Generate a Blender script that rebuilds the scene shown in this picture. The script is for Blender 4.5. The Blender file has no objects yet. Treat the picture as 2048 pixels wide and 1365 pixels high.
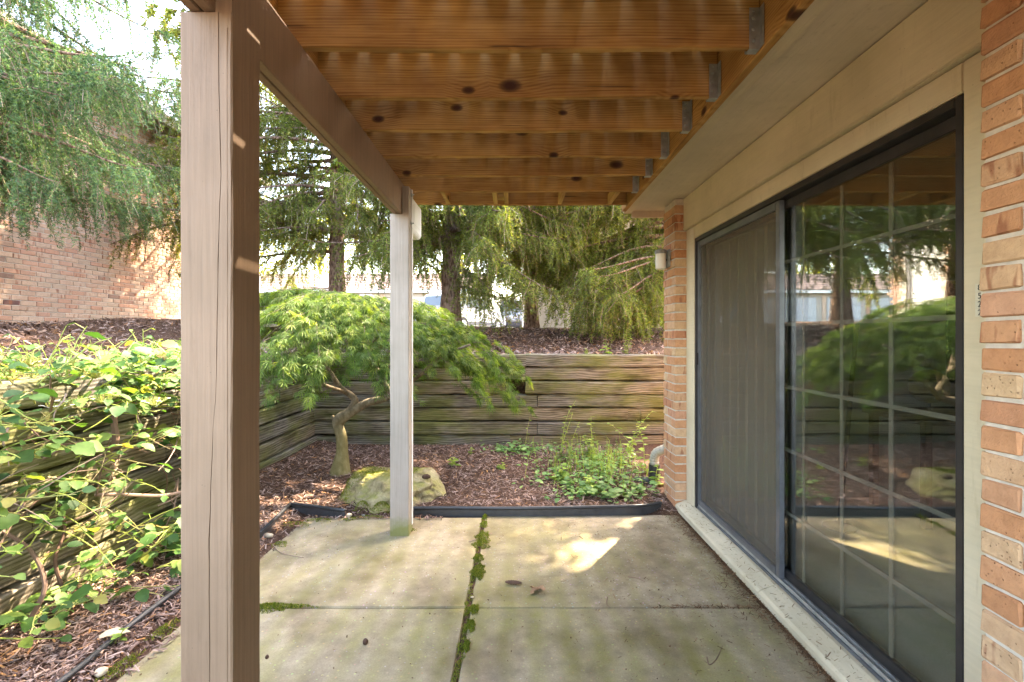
import bpy, bmesh, math, random
import numpy as np
from mathutils import Vector, Matrix

# ------------------------------------------------------------------ camera, sky, sun, exposure
sc = bpy.context.scene
col = sc.collection
F, CX, CY, HC = 970.0, 1030.0, 672.0, 1.52      # focal length and principal point in photo pixels, eye height
cam = bpy.data.objects.new('camera', bpy.data.cameras.new('camera'))
col.objects.link(cam)
cam.location = (0, 0, HC)
cam.rotation_euler = (math.radians(90), 0, 0)
cam.data.sensor_width = 36.0
cam.data.lens = F / 2048 * 36.0
cam.data.shift_x = -(CX - 1024) / 2048
cam.data.shift_y = (CY - 682.5) / 2048
cam.data.clip_start = 0.05
cam.data.clip_end = 1500
sc.camera = cam

SUN_EL, SUN_AZ = math.radians(53), math.atan2(0.55, 0.83)   # azimuth measured from +Y towards +X
w = bpy.data.worlds.new('World'); sc.world = w; w.use_nodes = True
nt = w.node_tree; nt.nodes.clear()
sky = nt.nodes.new('ShaderNodeTexSky'); sky.sky_type = 'NISHITA'; sky.sun_disc = False
sky.sun_elevation = SUN_EL; sky.sun_rotation = SUN_AZ; sky.air_density = 1.0; sky.dust_density = 2.0; sky.ozone_density = 1.0
bg = nt.nodes.new('ShaderNodeBackground'); bg.inputs['Strength'].default_value = 0.15
wo = nt.nodes.new('ShaderNodeOutputWorld')
nt.links.new(sky.outputs[0], bg.inputs[0]); nt.links.new(bg.outputs[0], wo.inputs[0])
sd = bpy.data.lights.new('sun', 'SUN'); sd.energy = 2.0; sd.angle = math.radians(0.55); sd.color = (1.0, 0.93, 0.82)
sun = bpy.data.objects.new('sun', sd); col.objects.link(sun)
sdir = Vector((math.cos(SUN_EL) * math.sin(SUN_AZ), math.cos(SUN_EL) * math.cos(SUN_AZ), math.sin(SUN_EL)))
sun.rotation_euler = sdir.to_track_quat('Z', 'Y').to_euler()
sun.location = sdir * 40
sc.view_settings.view_transform = 'Standard'; sc.view_settings.look = 'None'
sc.view_settings.gamma = 1.0; sc.view_settings.use_curve_mapping = False
sc.view_settings.exposure = 4.4
sc.view_settings.use_white_balance = True          # camera balanced for open shade
sc.view_settings.white_balance_temperature = 8000
sc.view_settings.white_balance_tint = 12
sc.render.engine = 'CYCLES'
sc.cycles.use_denoising = True
sc.cycles.max_bounces = 10; sc.cycles.diffuse_bounces = 5; sc.cycles.glossy_bounces = 4
sc.cycles.transparent_max_bounces = 16; sc.cycles.transmission_bounces = 6
sc.cycles.sample_clamp_indirect = 6.0
sc.cycles.caustics_reflective = False; sc.cycles.caustics_refractive = False

rnd = random.Random(7)
rng = np.random.default_rng(11)

def at(px, py, Y):                                  # photo pixel + distance -> point
    return Vector(((px - CX) / F * Y, Y, HC - (py - CY) / F * Y))

# ------------------------------------------------------------------ object helpers
def link(o, parent=None):
    col.objects.link(o)
    if parent is not None: o.parent = parent
    return o
def tag(o, label=None, cat=None, group=None, kind=None):
    if label: o['label'] = label
    if cat: o['category'] = cat
    if group: o['group'] = group
    if kind: o['kind'] = kind
    return o
def empty(name, loc, label, cat, group=None):
    o = bpy.data.objects.new(name, None); o.empty_display_size = .1
    o.location = loc; col.objects.link(o)
    return tag(o, label, cat, group)
def child(o, root):                                 # parent while keeping world coordinates of the mesh
    o.parent = root
    o.matrix_parent_inverse = Matrix.Translation(-Vector(root.location))
    return o
def mesh_np(name, V, Fc, m, smooth=False):
    """V (n,3), Fc (m,k) with k = 3 or 4"""
    V = np.ascontiguousarray(V, np.float32); Fc = np.ascontiguousarray(Fc, np.int32)
    me = bpy.data.meshes.new(name)
    n, k = Fc.shape
    me.vertices.add(len(V)); me.vertices.foreach_set('co', V.ravel())
    me.loops.add(n * k); me.loops.foreach_set('vertex_index', Fc.ravel())
    me.polygons.add(n)
    me.polygons.foreach_set('loop_start', np.arange(0, n * k, k, dtype=np.int32))
    me.polygons.foreach_set('loop_total', np.full(n, k, np.int32))
    me.polygons.foreach_set('use_smooth', np.full(n, bool(smooth)))
    me.update(calc_edges=True)
    if m: me.materials.append(m)
    return me
def mesh_py(name, V, Fc, m, smooth=False):
    me = bpy.data.meshes.new(name); me.from_pydata([tuple(v) for v in V], [], [tuple(f) for f in Fc]); me.update()
    if smooth:
        for p in me.polygons: p.use_smooth = True
    if m: me.materials.append(m)
    return me
def obj(name, me, parent=None, loc=None, rot=None, scale=None, root=None):
    o = bpy.data.objects.new(name, me)
    if loc is not None: o.location = loc
    if rot is not None: o.rotation_euler = rot
    if scale is not None: o.scale = scale
    col.objects.link(o)
    if root is not None: child(o, root)
    elif parent is not None: o.parent = parent
    return o

class MB:                                           # collects shapes for ONE mesh object
    def __init__(s): s.V = []; s.F = []
    def add(s, V, Fc):
        b = len(s.V); s.V += [tuple(v) for v in V]; s.F += [tuple(i + b for i in f) for f in Fc]; return s
    def box(s, x0, x1, y0, y1, z0, z1):
        V = [(x, y, z) for z in (z0, z1) for y in (y0, y1) for x in (x0, x1)]
        return s.add(V, [(0, 2, 3, 1), (4, 5, 7, 6), (0, 1, 5, 4), (2, 6, 7, 3), (0, 4, 6, 2), (1, 3, 7, 5)])
    def tube(s, P, R, n=8, cap=True):
        V, Fc = tube(P, R, n, cap); return s.add(V, Fc)
    def prism(s, poly, axis, a, b):
        """poly: 2-D outline, extruded along axis ('x','y','z') from a to b"""
        def mk(p, t):
            return {'x': (t, p[0], p[1]), 'y': (p[0], t, p[1]), 'z': (p[0], p[1], t)}[axis]
        n = len(poly); V = [mk(p, a) for p in poly] + [mk(p, b) for p in poly]
        Fc = [tuple(range(n))[::-1], tuple(range(n, 2 * n))] + [(i, (i + 1) % n, n + (i + 1) % n, n + i) for i in range(n)]
        return s.add(V, Fc)
    def build(s, name, m, root=None, smooth=False, bev=0, fixn=True):
        me = mesh_py(name, s.V, s.F, m, smooth)
        if bev or fixn:
            bm = bmesh.new(); bm.from_mesh(me)
            bmesh.ops.recalc_face_normals(bm, faces=bm.faces)
            if bev: bmesh.ops.bevel(bm, geom=[e for e in bm.edges if e.is_manifold and e.calc_face_angle(0) > .5], offset=bev, segments=2, affect='EDGES', clamp_overlap=True)
            bm.to_mesh(me); bm.free()
        return obj(name, me, root=root)

def tube(P, R, n=8, cap=True):
    P = [Vector(p) for p in P]
    if not hasattr(R, '__len__'): R = [R] * len(P)
    V = []; Fc = []
    t0 = (P[1] - P[0]).normalized()
    ref = Vector((0, 0, 1)) if abs(t0.z) < .9 else Vector((1, 0, 0))
    u = t0.cross(ref).normalized()
    for i, p in enumerate(P):
        t = (P[min(i + 1, len(P) - 1)] - P[max(i - 1, 0)])
        t = t.normalized() if t.length > 1e-9 else t0
        u = (u - t * u.dot(t)); u = u.normalized() if u.length > 1e-6 else t.orthogonal().normalized()
        v = t.cross(u)
        for k in range(n):
            a = 2 * math.pi * k / n
            V.append(p + (u * math.cos(a) + v * math.sin(a)) * R[i])
    for i in range(len(P) - 1):
        for k in range(n):
            a = i * n + k; b = i * n + (k + 1) % n
            Fc.append((a, b, b + n, a + n))
    if cap:
        Fc.append(tuple(range(n))[::-1]); Fc.append(tuple(range((len(P) - 1) * n, len(P) * n)))
    return V, Fc

def smooth_path(P, k=4):
    P = [Vector(p) for p in P]; out = []
    for i in range(len(P) - 1):
        p0 = P[max(i - 1, 0)]; p1 = P[i]; p2 = P[i + 1]; p3 = P[min(i + 2, len(P) - 1)]
        for j in range(k):
            t = j / k
            out.append(0.5 * ((2 * p1) + (p2 - p0) * t + (2 * p0 - 5 * p1 + 4 * p2 - p3) * t * t + (-p0 + 3 * p1 - 3 * p2 + p3) * t ** 3))
    out.append(P[-1]); return out

def plank(name, L, W, H, m, bev=.004, nst=2, jit=0., warp=0., r=rnd):
    """a sawn board along local X, centred on Y and Z, starting at x = 0; eight-sided section, uneven by jit"""
    a, b, c = W / 2, H / 2, bev
    ring = [(-a + c, -b), (a - c, -b), (a, -b + c), (a, b - c), (a - c, b), (-a + c, b), (-a, b - c), (-a, -b + c)]
    V = []; Fc = []
    ph = r.random() * 6
    for i in range(nst + 1):
        x = L * i / nst
        wz = warp * math.sin(ph + 3.1 * x)
        for y, z in ring:
            V.append((x + (r.uniform(-jit, jit) if i in (0, nst) else 0), y + r.uniform(-jit, jit), z + wz + r.uniform(-jit, jit)))
    for i in range(nst):
        for k in range(8):
            p = i * 8 + k; q = i * 8 + (k + 1) % 8
            Fc.append((p, p + 8, q + 8, q))
    Fc.append(tuple(range(8))); Fc.append(tuple(range(nst * 8, nst * 8 + 8))[::-1])
    return mesh_py(name, V, Fc, m)

_cb = {}
def chamfer_box(name, dx, dy, dz, b, m, jit=0, key=0):
    k = (round(dx, 4), round(dy, 4), round(dz, 4), b, m.name, jit, key)
    if k in _cb: return _cb[k]
    bm = bmesh.new(); bmesh.ops.create_cube(bm, size=1.0)
    bmesh.ops.scale(bm, vec=(dx, dy, dz), verts=bm.verts)
    bmesh.ops.bevel(bm, geom=list(bm.edges), offset=b, segments=1, affect='EDGES')
    rr = random.Random(key + 5)
    if jit:
        for v in bm.verts: v.co += Vector((rr.uniform(-jit, jit), rr.uniform(-jit, jit), rr.uniform(-jit, jit)))
    me = bpy.data.meshes.new(name); bm.to_mesh(me); bm.free(); me.materials.append(m)
    _cb[k] = me; return me

# ------------------------------------------------------------------ material helper
class NB:
    def __init__(s, name):
        s.m = bpy.data.materials.new(name); s.m.use_nodes = True
        s.t = s.m.node_tree; s.t.nodes.clear()
        s.out = s.t.nodes.new('ShaderNodeOutputMaterial')
    def n(s, typ, **kw):
        x = s.t.nodes.new('ShaderNode' + typ)
        for k, v in kw.items(): setattr(x, k, v)
        return x
    def put(s, sock, v):
        if hasattr(v, 'is_linked') or hasattr(v, 'links'): s.t.links.new(v, sock)
        elif v is not None:
            if isinstance(v, (tuple, list)) and len(v) == 3 and sock.type == 'RGBA': v = (*v, 1)
            sock.default_value = v
    def coord(s, kind='Object', scale=(1, 1, 1), off=None, rot=(0, 0, 0)):
        if kind == 'World': c = s.n('NewGeometry').outputs['Position']
        else: c = s.n('TexCoord').outputs[kind]
        if off is not None:
            a = s.n('VectorMath', operation='ADD'); s.put(a.inputs[0], c); s.put(a.inputs[1], off); c = a.outputs[0]
        mp = s.n('Mapping'); s.put(mp.inputs['Vector'], c); mp.inputs['Scale'].default_value = scale; mp.inputs['Rotation'].default_value = rot
        return mp.outputs[0]
    def rand(s):                                     # one number for each object and loose piece
        a = s.n('ObjectInfo').outputs['Random']; b = s.n('NewGeometry').outputs['Random Per Island']
        return s.math('FRACT', s.math('ADD', s.math('MULTIPLY', a, 7.13), b))
    def orand(s, k=37.):
        a = s.n('ObjectInfo').outputs['Random']
        c = s.n('CombineXYZ'); m1 = s.math('MULTIPLY', a, k); m2 = s.math('MULTIPLY', a, k * 1.7)
        s.put(c.inputs[0], m1); s.put(c.inputs[1], m2); s.put(c.inputs[2], m1); return c.outputs[0]
    def math(s, op, a, b=None, clamp=False):
        x = s.n('Math', operation=op, use_clamp=clamp); s.put(x.inputs[0], a)
        if b is not None: s.put(x.inputs[1], b)
        return x.outputs[0]
    def noise(s, vec, scale=5, detail=4, rough=.55, dist=0, out='Fac'):
        x = s.n('TexNoise'); s.put(x.inputs['Vector'], vec)
        x.inputs['Scale'].default_value = scale; x.inputs['Detail'].default_value = detail
        x.inputs['Roughness'].default_value = rough; x.inputs['Distortion'].default_value = dist
        return x.outputs[out]
    def voro(s, vec, scale=5, feature='F1', out='Distance', rand=1):
        x = s.n('TexVoronoi', feature=feature); s.put(x.inputs['Vector'], vec); x.inputs['Scale'].default_value = scale
        x.inputs['Randomness'].default_value = rand
        return x.outputs[out]
    def wave(s, vec, scale=5, dist=2, detail=2, dscale=1, direction='Z'):
        x = s.n('TexWave', wave_type='BANDS', bands_direction=direction); s.put(x.inputs['Vector'], vec)
        x.inputs['Scale'].default_value = scale; x.inputs['Distortion'].default_value = dist
        x.inputs['Detail'].default_value = detail; x.inputs['Detail Scale'].default_value = dscale
        return x.outputs['Fac']
    def ramp(s, fac, stops, interp='LINEAR'):
        x = s.n('ValToRGB'); s.put(x.inputs[0], fac); e = x.color_ramp; e.interpolation = interp
        while len(e.elements) > 1: e.elements.remove(e.elements[-1])
        for i, (p, c) in enumerate(stops):
            if not hasattr(c, '__len__'): c = (c, c, c)
            k = e.elements[0] if i == 0 else e.elements.new(p)
            k.position = p; k.color = (*c, 1)
        return x.outputs[0]
    def mix(s, fac, a, b, typ='MIX'):
        x = s.n('MixRGB', blend_type=typ); s.put(x.inputs[0], fac); s.put(x.inputs[1], a); s.put(x.inputs[2], b); return x.outputs[0]
    def bump(s, h, strength=.4, dist=.01, normal=None):
        x = s.n('Bump'); x.inputs['Strength'].default_value = strength; x.inputs['Distance'].default_value = dist
        s.put(x.inputs['Height'], h)
        if normal is not None: s.put(x.inputs['Normal'], normal)
        return x.outputs[0]
    def principled(s, color, rough=.7, normal=None, metal=0, spec=.4, **kw):
        x = s.n('BsdfPrincipled'); s.put(x.inputs['Base Color'], color); s.put(x.inputs['Roughness'], rough)
        x.inputs['Metallic'].default_value = metal; x.inputs['Specular IOR Level'].default_value = spec
        if normal is not None: s.put(x.inputs['Normal'], normal)
        for k, v in kw.items(): s.put(x.inputs[k], v)
        return x.outputs[0]
    def done(s, shader):
        s.t.links.new(shader, s.out.inputs[0]); return s.m

def leaf_mat(name, stops, trans=.35, rough=.55, tcol=None, spec=.25):
    b = NB(name); c = b.ramp(b.rand(), stops)
    v = b.noise(b.coord('Object'), 1.7, 2)
    c = b.mix(.5, c, b.mix(1, c, b.ramp(v, [(.3, .55), (.7, 1.5)]), 'MULTIPLY'))
    p = b.principled(c, rough, spec=spec)
    t = b.n('BsdfTranslucent'); b.put(t.inputs[0], b.mix(1, c, tcol or (1.6, 1.5, .6), 'MULTIPLY'))
    m = b.n('MixShader'); m.inputs[0].default_value = trans
    b.t.links.new(p, m.inputs[1]); b.t.links.new(t.outputs[0], m.inputs[2])
    return b.done(m.outputs[0])

M = {}
def m_simple(name, color, rough=.6, metal=0, spec=.4, nscale=8, var=.18, bump=0, bscale=60):
    b = NB(name); c = b.coord('Object', off=b.orand())
    n = b.noise(c, nscale, 5)
    colr = b.mix(1, color, b.ramp(n, [(.25, 1 - var), (.75, 1 + var)]), 'MULTIPLY')
    nm = b.bump(b.noise(c, bscale, 3), bump, .003) if bump else None
    M[name] = b.done(b.principled(colr, rough, nm, metal, spec)); return M[name]

def m_brick(name, stops, mottle=.45):
    b = NB(name); r = b.rand()
    base = b.ramp(r, stops, 'LINEAR')
    wc = b.coord('World')
    n = b.noise(wc, 26, 5, .65); n2 = b.noise(wc, 150, 3, .7)
    c = b.mix(mottle, base, b.mix(1, base, b.ramp(n, [(.3, (.62, .55, .5)), (.55, (1, 1, 1)), (.75, (1.25, 1.22, 1.15))]), 'MULTIPLY'))
    # fire-flash bars and dark burnt ends on some bricks
    fl = b.noise(b.coord('World', scale=(14, 14, 3.5)), 1.6, 2, .5)
    sel = b.math('GREATER_THAN', b.math('FRACT', b.math('MULTIPLY', r, 17.3)), .55)
    f = b.math('MULTIPLY', b.ramp(fl, [(.56, 0), (.64, 1)]), sel)
    c = b.mix(b.math('MULTIPLY', f, .75), c, (.27, .10, .055))
    h = b.math('ADD', b.math('MULTIPLY', n2, .6), n)
    pit = b.ramp(b.voro(wc, 70), [(.10, 1), (.2, 0)])
    pm = b.math('MULTIPLY', pit, b.ramp(b.noise(wc, 9, 2), [(.52, 0), (.6, 1)]))
    c = b.mix(b.math('MULTIPLY', pm, .55), c, (.16, .07, .04))
    h = b.math('SUBTRACT', h, pm)
    M[name] = b.done(b.principled(c, .88, b.bump(h, .8, .006), spec=.2)); return M[name]

def build_materials():
    # treated pine: bands of grain along X, knots
    for nm, dark, mid, light, k in (('pine', (.20, .094, .028), (.43, .245, .082), (.57, .36, .145), 1.), ('pine_edge', (.36, .2, .06), (.58, .38, .14), (.70, .50, .21), .5)):
        b = NB(nm); off = b.orand()
        c = b.coord('Object', off=off)
        sp0 = b.n('SeparateXYZ'); b.put(sp0.inputs[0], c); cb = b.n('CombineXYZ'); b.put(cb.inputs[0], sp0.outputs[0]); b.put(cb.inputs[1], b.math('MULTIPLY', sp0.outputs[2], 1.7))
        v2 = b.n('TexVoronoi', voronoi_dimensions='2D'); b.put(v2.inputs['Vector'], cb.outputs[0]); v2.inputs['Scale'].default_value = 2.3
        sc3 = b.n('SeparateColor'); b.put(sc3.inputs[0], v2.outputs['Color'])
        kn = b.math('ADD', b.math('MULTIPLY', v2.outputs['Distance'], b.math('ADD', sc3.outputs[0], .75)), b.math('MULTIPLY', b.math('GREATER_THAN', sc3.outputs[1], .62), .5))
        knot = b.ramp(kn, [(.045, 1), (.085, .75), (.12, 0)])
        ring = b.ramp(kn, [(.05, 1), (.4, 0)])
        ln = b.noise(b.coord('Object', (.55, 2, 3.2), off), 1.6, 2, .5)
        ph = b.math('ADD', b.math('MULTIPLY', ln, 4.0), b.math('MULTIPLY', ring, 2.2))
        sp = b.n('SeparateXYZ'); b.put(sp.inputs[0], c)
        g = b.math('SINE', b.math('MULTIPLY', b.math('ADD', b.math('MULTIPLY', sp.outputs[2], 74.), ph), 6.283))
        fine = b.noise(b.coord('Object', (3, 60, 220), off), 1, 3, .6)
        gg = b.math('ADD', b.math('MULTIPLY', g, .10), b.math('MULTIPLY', fine, .85))
        colr = b.ramp(gg, [(.12, dark), (.40, mid), (.72, light)])
        blotch = b.noise(b.coord('Object', (1.2, 1, 3), off), 2, 4)
        colr = b.mix(1, colr, b.ramp(blotch, [(.3, (.66, .56, .5)), (.62, (1.08, 1.06, 1.03))]), 'MULTIPLY')
        colr = b.mix(knot, colr, (.06, .02, .008))
        ck = b.noise(b.coord('Object', (1.3, 30, 60), off), 1.0, 2, .5)
        colr = b.mix(b.ramp(ck, [(.71, 0), (.74, .8)]), colr, (.05, .02, .01))
        M[nm] = b.done(b.principled(colr, .72, b.bump(gg, .25, .003), spec=.25))
    # old landscape timbers (length along local X)
    for nm in ('timber', 'timber_end'):
        b = NB(nm); off = b.orand()
        wpos = b.coord('World')
        kn = b.voro(b.coord('Object', (.8, 1, 1.6), off), 1.7)
        ring = b.ramp(kn, [(.03, 1), (.5, 0)])
        ln = b.noise(b.coord('Object', (.5, 2, 3), off), 1.6, 3, .55)
        sp = b.n('SeparateXYZ'); b.put(sp.inputs[0], b.coord('Object', off=off))
        ph = b.math('ADD', b.math('MULTIPLY', ln, 2.2), b.math('MULTIPLY', ring, 1.5))
        g = b.math('SINE', b.math('MULTIPLY', b.math('ADD', b.math('MULTIPLY', sp.outputs[2], 38.), ph), 6.283))
        fine = b.noise(b.coord('Object', (4.5, 45, 80), off), 1, 5, .7)
        gg = b.math('ADD', b.math('MULTIPLY', g, .12), b.math('MULTIPLY', fine, .95))
        tone = b.n('ObjectInfo').outputs['Random']
        dk = b.mix(tone, (.040, .035, .029), (.075, .054, .034)); lt = b.mix(tone, (.26, .24, .21), (.33, .27, .20))
        colr = b.mix(b.ramp(gg, [(.26, 0), (.7, 1)]), dk, lt)
        ck = b.noise(b.coord('Object', (1.6, 20, 34), off), 1.0, 3, .55)
        crack = b.ramp(ck, [(.70, 0), (.73, .9)])
        colr = b.mix(crack, colr, (.012, .010, .008))
        gg = b.math('SUBTRACT', gg, b.math('MULTIPLY', crack, .9))
        st = b.noise(b.coord('World', (.8, .8, 2.0)), 1.6, 4, .6)
        colr = b.mix(b.math('MULTIPLY', b.ramp(st, [(.43, 0), (.60, 1)]), .68), colr, b.mix(fine, (.05, .062, .008), (.19, .20, .035)))
        st2 = b.noise(b.coord('World', (.9, .9, 2.6), (3.1, 1.7, .4)), 2.1, 3, .6)
        colr = b.mix(b.ramp(st2, [(.50, 0), (.66, .8)]), colr, b.mix(1, colr, (.38, .36, .34), 'MULTIPLY'))
        M[nm] = b.done(b.principled(colr, .9, b.bump(gg, .8, .012), spec=.15))
    # painted wood: posts, beam
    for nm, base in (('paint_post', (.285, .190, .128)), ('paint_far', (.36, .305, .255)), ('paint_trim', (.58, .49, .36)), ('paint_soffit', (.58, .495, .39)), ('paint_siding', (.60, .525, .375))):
        b = NB(nm); off = b.orand()
        ax = (26, 26, .7) if nm.startswith('paint_post') or nm == 'paint_far' else (26, 1.2, 26)
        c = b.coord('World', ax)
        g = b.noise(c, 3, 4, .6); f2 = b.noise(b.coord('World'), 2.3, 5, .6); f3 = b.noise(b.coord('World'), 90, 3)
        colr = b.mix(1, base, b.ramp(g, [(.28, .84), (.68, 1.07)] if ax[2] < 1 else [(.28, .945), (.68, 1.03)]), 'MULTIPLY')
        dirt = b.noise(b.coord('World', (9, 9, 1.4)), 2.0, 5, .7)
        colr = b.mix(b.ramp(dirt, [(.58, 0), (.74, .4)]), colr, b.mix(1, colr, (.55, .50, .44), 'MULTIPLY'))
        colr = b.mix(1, colr, b.ramp(f2, [(.3, (.84, .83, .80)), (.65, (1.05, 1.04, 1.04))]), 'MULTIPLY')
        sp = b.voro(b.coord('World'), 26); 
        colr = b.mix(b.ramp(sp, [(.03, .65), (.055, 0)]), colr, (.12, .09, .06))
        if nm == 'paint_far' or nm == 'paint_post':      # algae creeping up from the slab
            s3 = b.n('SeparateXYZ'); b.put(s3.inputs[0], b.coord('World'))
            hgt = b.math('ADD', s3.outputs[2], b.math('MULTIPLY', b.noise(b.coord('World'), 14, 3), -.12))
            colr = b.mix(b.ramp(hgt, [(.0, .8), (.075, 0)]), colr, (.16, .17, .03))
        M[nm] = b.done(b.principled(colr, .62, b.bump(b.math('ADD', g, b.math('MULTIPLY', f3, .3)), .35, .004), spec=.3))
    # concrete with algae
    b = NB('concrete'); wp = b.coord('World')
    n1 = b.noise(wp, 1.1, 5, .6); n2 = b.noise(wp, 9, 5, .65); n3 = b.noise(wp, 160, 3, .7)
    base = b.mix(n1, (.275, .222, .142), (.385, .318, .22))
    base = b.mix(1, base, b.ramp(n2, [(.3, .70), (.68, 1.15)]), 'MULTIPLY')
    ag = b.voro(wp, 34, out='Color'); agd = b.voro(wp, 34)
    spk = b.ramp(agd, [(.12, 1), (.22, 0)])
    base = b.mix(b.math('MULTIPLY', spk, .34), base, b.mix(.55, ag, (.58, .46, .30)))
    base = b.mix(1, base, b.ramp(n3, [(.3, .86), (.7, 1.12)]), 'MULTIPLY')
    # algae in soft drip bands below the deck gaps, thicker away from the open edge
    sx = b.n('SeparateXYZ'); b.put(sx.inputs[0], wp)
    band = b.math('SINE', b.math('MULTIPLY', b.math('ADD', sx.outputs[0], b.math('MULTIPLY', b.noise(wp, 1.6, 3), .16)), 42.3))
    patch = b.noise(b.coord('World', (1, .75, 1), (1.3, .2, 0)), 1.05, 4, .6)
    zone = b.ramp(b.math('ADD', b.math('MULTIPLY', sx.outputs[1], -.16), 1.0), [(.30, .35), (.62, 1.0)])
    al = b.math('ADD', patch, b.math('MULTIPLY', band, .06))
    al = b.math('MULTIPLY', b.ramp(al, [(.38, 0), (.63, .95)]), zone)
    al = b.math('MULTIPLY', al, b.ramp(n2, [(.25, .35), (.6, 1)]))
    colr = b.mix(b.math('MULTIPLY', al, .85), base, b.mix(n3, (.125, .125, .020), (.24, .225, .055)))
    dk = b.noise(b.coord('World', (1, 1, 1), (5, 2, 0)), 2.4, 4, .6)
    colr = b.mix(b.ramp(dk, [(.46, 0), (.66, .8)]), colr, b.mix(1, colr, (.60, .55, .50), 'MULTIPLY'))
    M['concrete'] = b.done(b.principled(colr, .88, b.bump(b.math('ADD', n3, b.math('MULTIPLY', agd, .5)), .35, .004), spec=.2))
    # ground / mulch base
    b = NB('mulch_soil'); wp = b.coord('World')
    n = b.noise(wp, 40, 5, .7); n2 = b.noise(wp, 3, 4)
    colr = b.ramp(n, [(.3, (.030, .017, .012)), (.5, (.085, .05, .035)), (.7, (.17, .105, .075))])
    colr = b.mix(.5, colr, b.mix(1, colr, b.ramp(n2, [(.3, (.7, .65, .6)), (.7, (1.35, 1.2, 1.1))]), 'MULTIPLY'))
    sx = b.n('SeparateXYZ'); b.put(sx.inputs[0], wp)
    far = b.ramp(b.math('MULTIPLY', sx.outputs[1], .02), [(.26, 0), (.34, 1)])
    colr = b.mix(far, colr, b.mix(n, (.06, .09, .02), (.13, .17, .045)))
    M['mulch_soil'] = b.done(b.principled(colr, .95, b.bump(n, .9, .02), spec=.1))
    b = NB('mulch_chip'); r = b.rand()
    colr = b.ramp(r, [(0, (.06, .034, .026)), (.35, (.17, .105, .082)), (.62, (.29, .195, .162)), (.86, (.42, .31, .265)), (.97, (.36, .17, .07)), (1, (.46, .25, .11))])
    M['mulch_chip'] = b.done(b.principled(colr, .85, spec=.2))
    b = NB('litter'); r = b.rand()
    colr = b.ramp(r, [(0, (.05, .028, .016)), (.6, (.14, .075, .04)), (1, (.30, .18, .10))])
    M['litter'] = b.done(b.principled(colr, .85, spec=.15))
    m_brick('brick_house', [(0, (.47, .215, .105)), (.3, (.53, .27, .145)), (.5, (.55, .32, .19)), (.72, (.56, .375, .225)), (.9, (.46, .20, .11)), (1, (.55, .30, .19))])
    m_brick('brick_unit', [(0, (.50, .34, .25)), (.3, (.56, .39, .29)), (.55, (.46, .345, .26)), (.74, (.52, .31, .22)), (.92, (.47, .265, .185)), (.965, (.50, .35, .26)), (.98, (.13, .06, .055)), (1, (.48, .33, .24))], .35)
    m_simple('bleached_board', (.74, .66, .54), .85, var=.12, nscale=6)
    m_simple('mortar', (.54, .48, .40), .95, var=.2, nscale=30, bump=.6)
    m_simple('mortar_unit', (.52, .47, .42), .95, var=.15, nscale=30, bump=.5)
    m_simple('frame', (.045, .042, .042), .38, metal=.35, var=.3, nscale=12)
    m_simple('frame_light', (.17, .18, .20), .35, metal=.6, var=.25, nscale=9)
    m_simple('track', (.50, .50, .48), .4, metal=.6, var=.3, nscale=20)
    m_simple('muntin', (.22, .20, .17), .5)
    m_simple('edging', (.030, .031, .035), .38, var=.35, nscale=20, spec=.5)
    m_simple('galv', (.42, .44, .43), .45, metal=.7, var=.3, nscale=30)
    m_simple('white_plastic', (.72, .71, .68), .4, var=.08)
    m_simple('white_paint', (.74, .72, .70), .55, var=.08)
    m_simple('downspout', (.30, .275, .21), .5, var=.2)
    m_simple('black_pipe', (.02, .02, .02), .45)
    m_simple('lamp_grey', (.25, .26, .25), .5, var=.3, nscale=30)
    m_simple('lamp_glass', (.80, .77, .70), .35, var=.05)
    m_simple('dark', (.012, .011, .010), .8)
    m_simple('ink', (.015, .015, .015), .6)
    m_simple('sticker', (.62, .58, .46), .5, var=.1)
    m_simple('garage_door', (.42, .41, .41), .6, var=.06)
    m_simple('shingle', (.20, .14, .12), .95, var=.25, nscale=14)
    m_simple('garage_wall', (.38, .32, .27), .85, var=.06)
    m_simple('panel_wall', (.50, .40, .33), .85, var=.08)
    m_simple('fascia', (.52, .46, .40), .7, var=.1)
    m_simple('room_wall', (.56, .52, .45), .9, var=.04)
    m_simple('table_wood', (.10, .055, .028), .5, var=.25)
    m_simple('globe', (.42, .33, .10), .4, var=.4, nscale=9)
    m_simple('blind', (.40, .36, .29), .7, var=.1)
    m_simple('asphalt', (.11, .105, .10), .95, var=.2, nscale=3)
    m_simple('tyre', (.018, .018, .018), .85)
    m_simple('rim', (.45, .46, .48), .35, metal=.8)
    m_simple('car_white', (.45, .46, .48), .25, spec=.6, var=.03)
    m_simple('car_silver', (.28, .29, .31), .25, metal=.4, var=.03)
    m_simple('car_blue', (.24, .28, .34), .25, spec=.6, var=.03)
    m_simple('car_trim', (.05, .05, .055), .6)
    m_simple('car_glass', (.05, .06, .07), .04, spec=.9, var=0.02)
    m_simple('tail_light', (.35, .02, .015), .25)
    m_simple('head_light', (.7, .72, .74), .15)
    m_simple('cone', (.085, .045, .028), .85, var=.35, nscale=60, bump=.6)
    m_simple('dry_leaf', (.26, .15, .08), .85, var=.35, nscale=30)
    m_simple('petal', (.74, .72, .62), .7, var=.06)
    m_simple('stone_grey', (.33, .34, .33), .85, var=.3, nscale=25)
    m_simple('stone_tan', (.50, .40, .28), .9, var=.3, nscale=25)
    # carpet
    b = NB('carpet'); n = b.noise(b.coord('World'), 180, 3, .7)
    M['carpet'] = b.done(b.principled(b.ramp(n, [(.3, (.50, .57, .59)), (.7, (.78, .85, .87))]), .95, b.bump(n, .8, .01), spec=.1))
    # bark
    b = NB('bark'); c = b.coord('World', (1, 1, .35))
    v = b.voro(c, 30); n = b.noise(b.coord('World'), 18, 5, .65)
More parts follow.
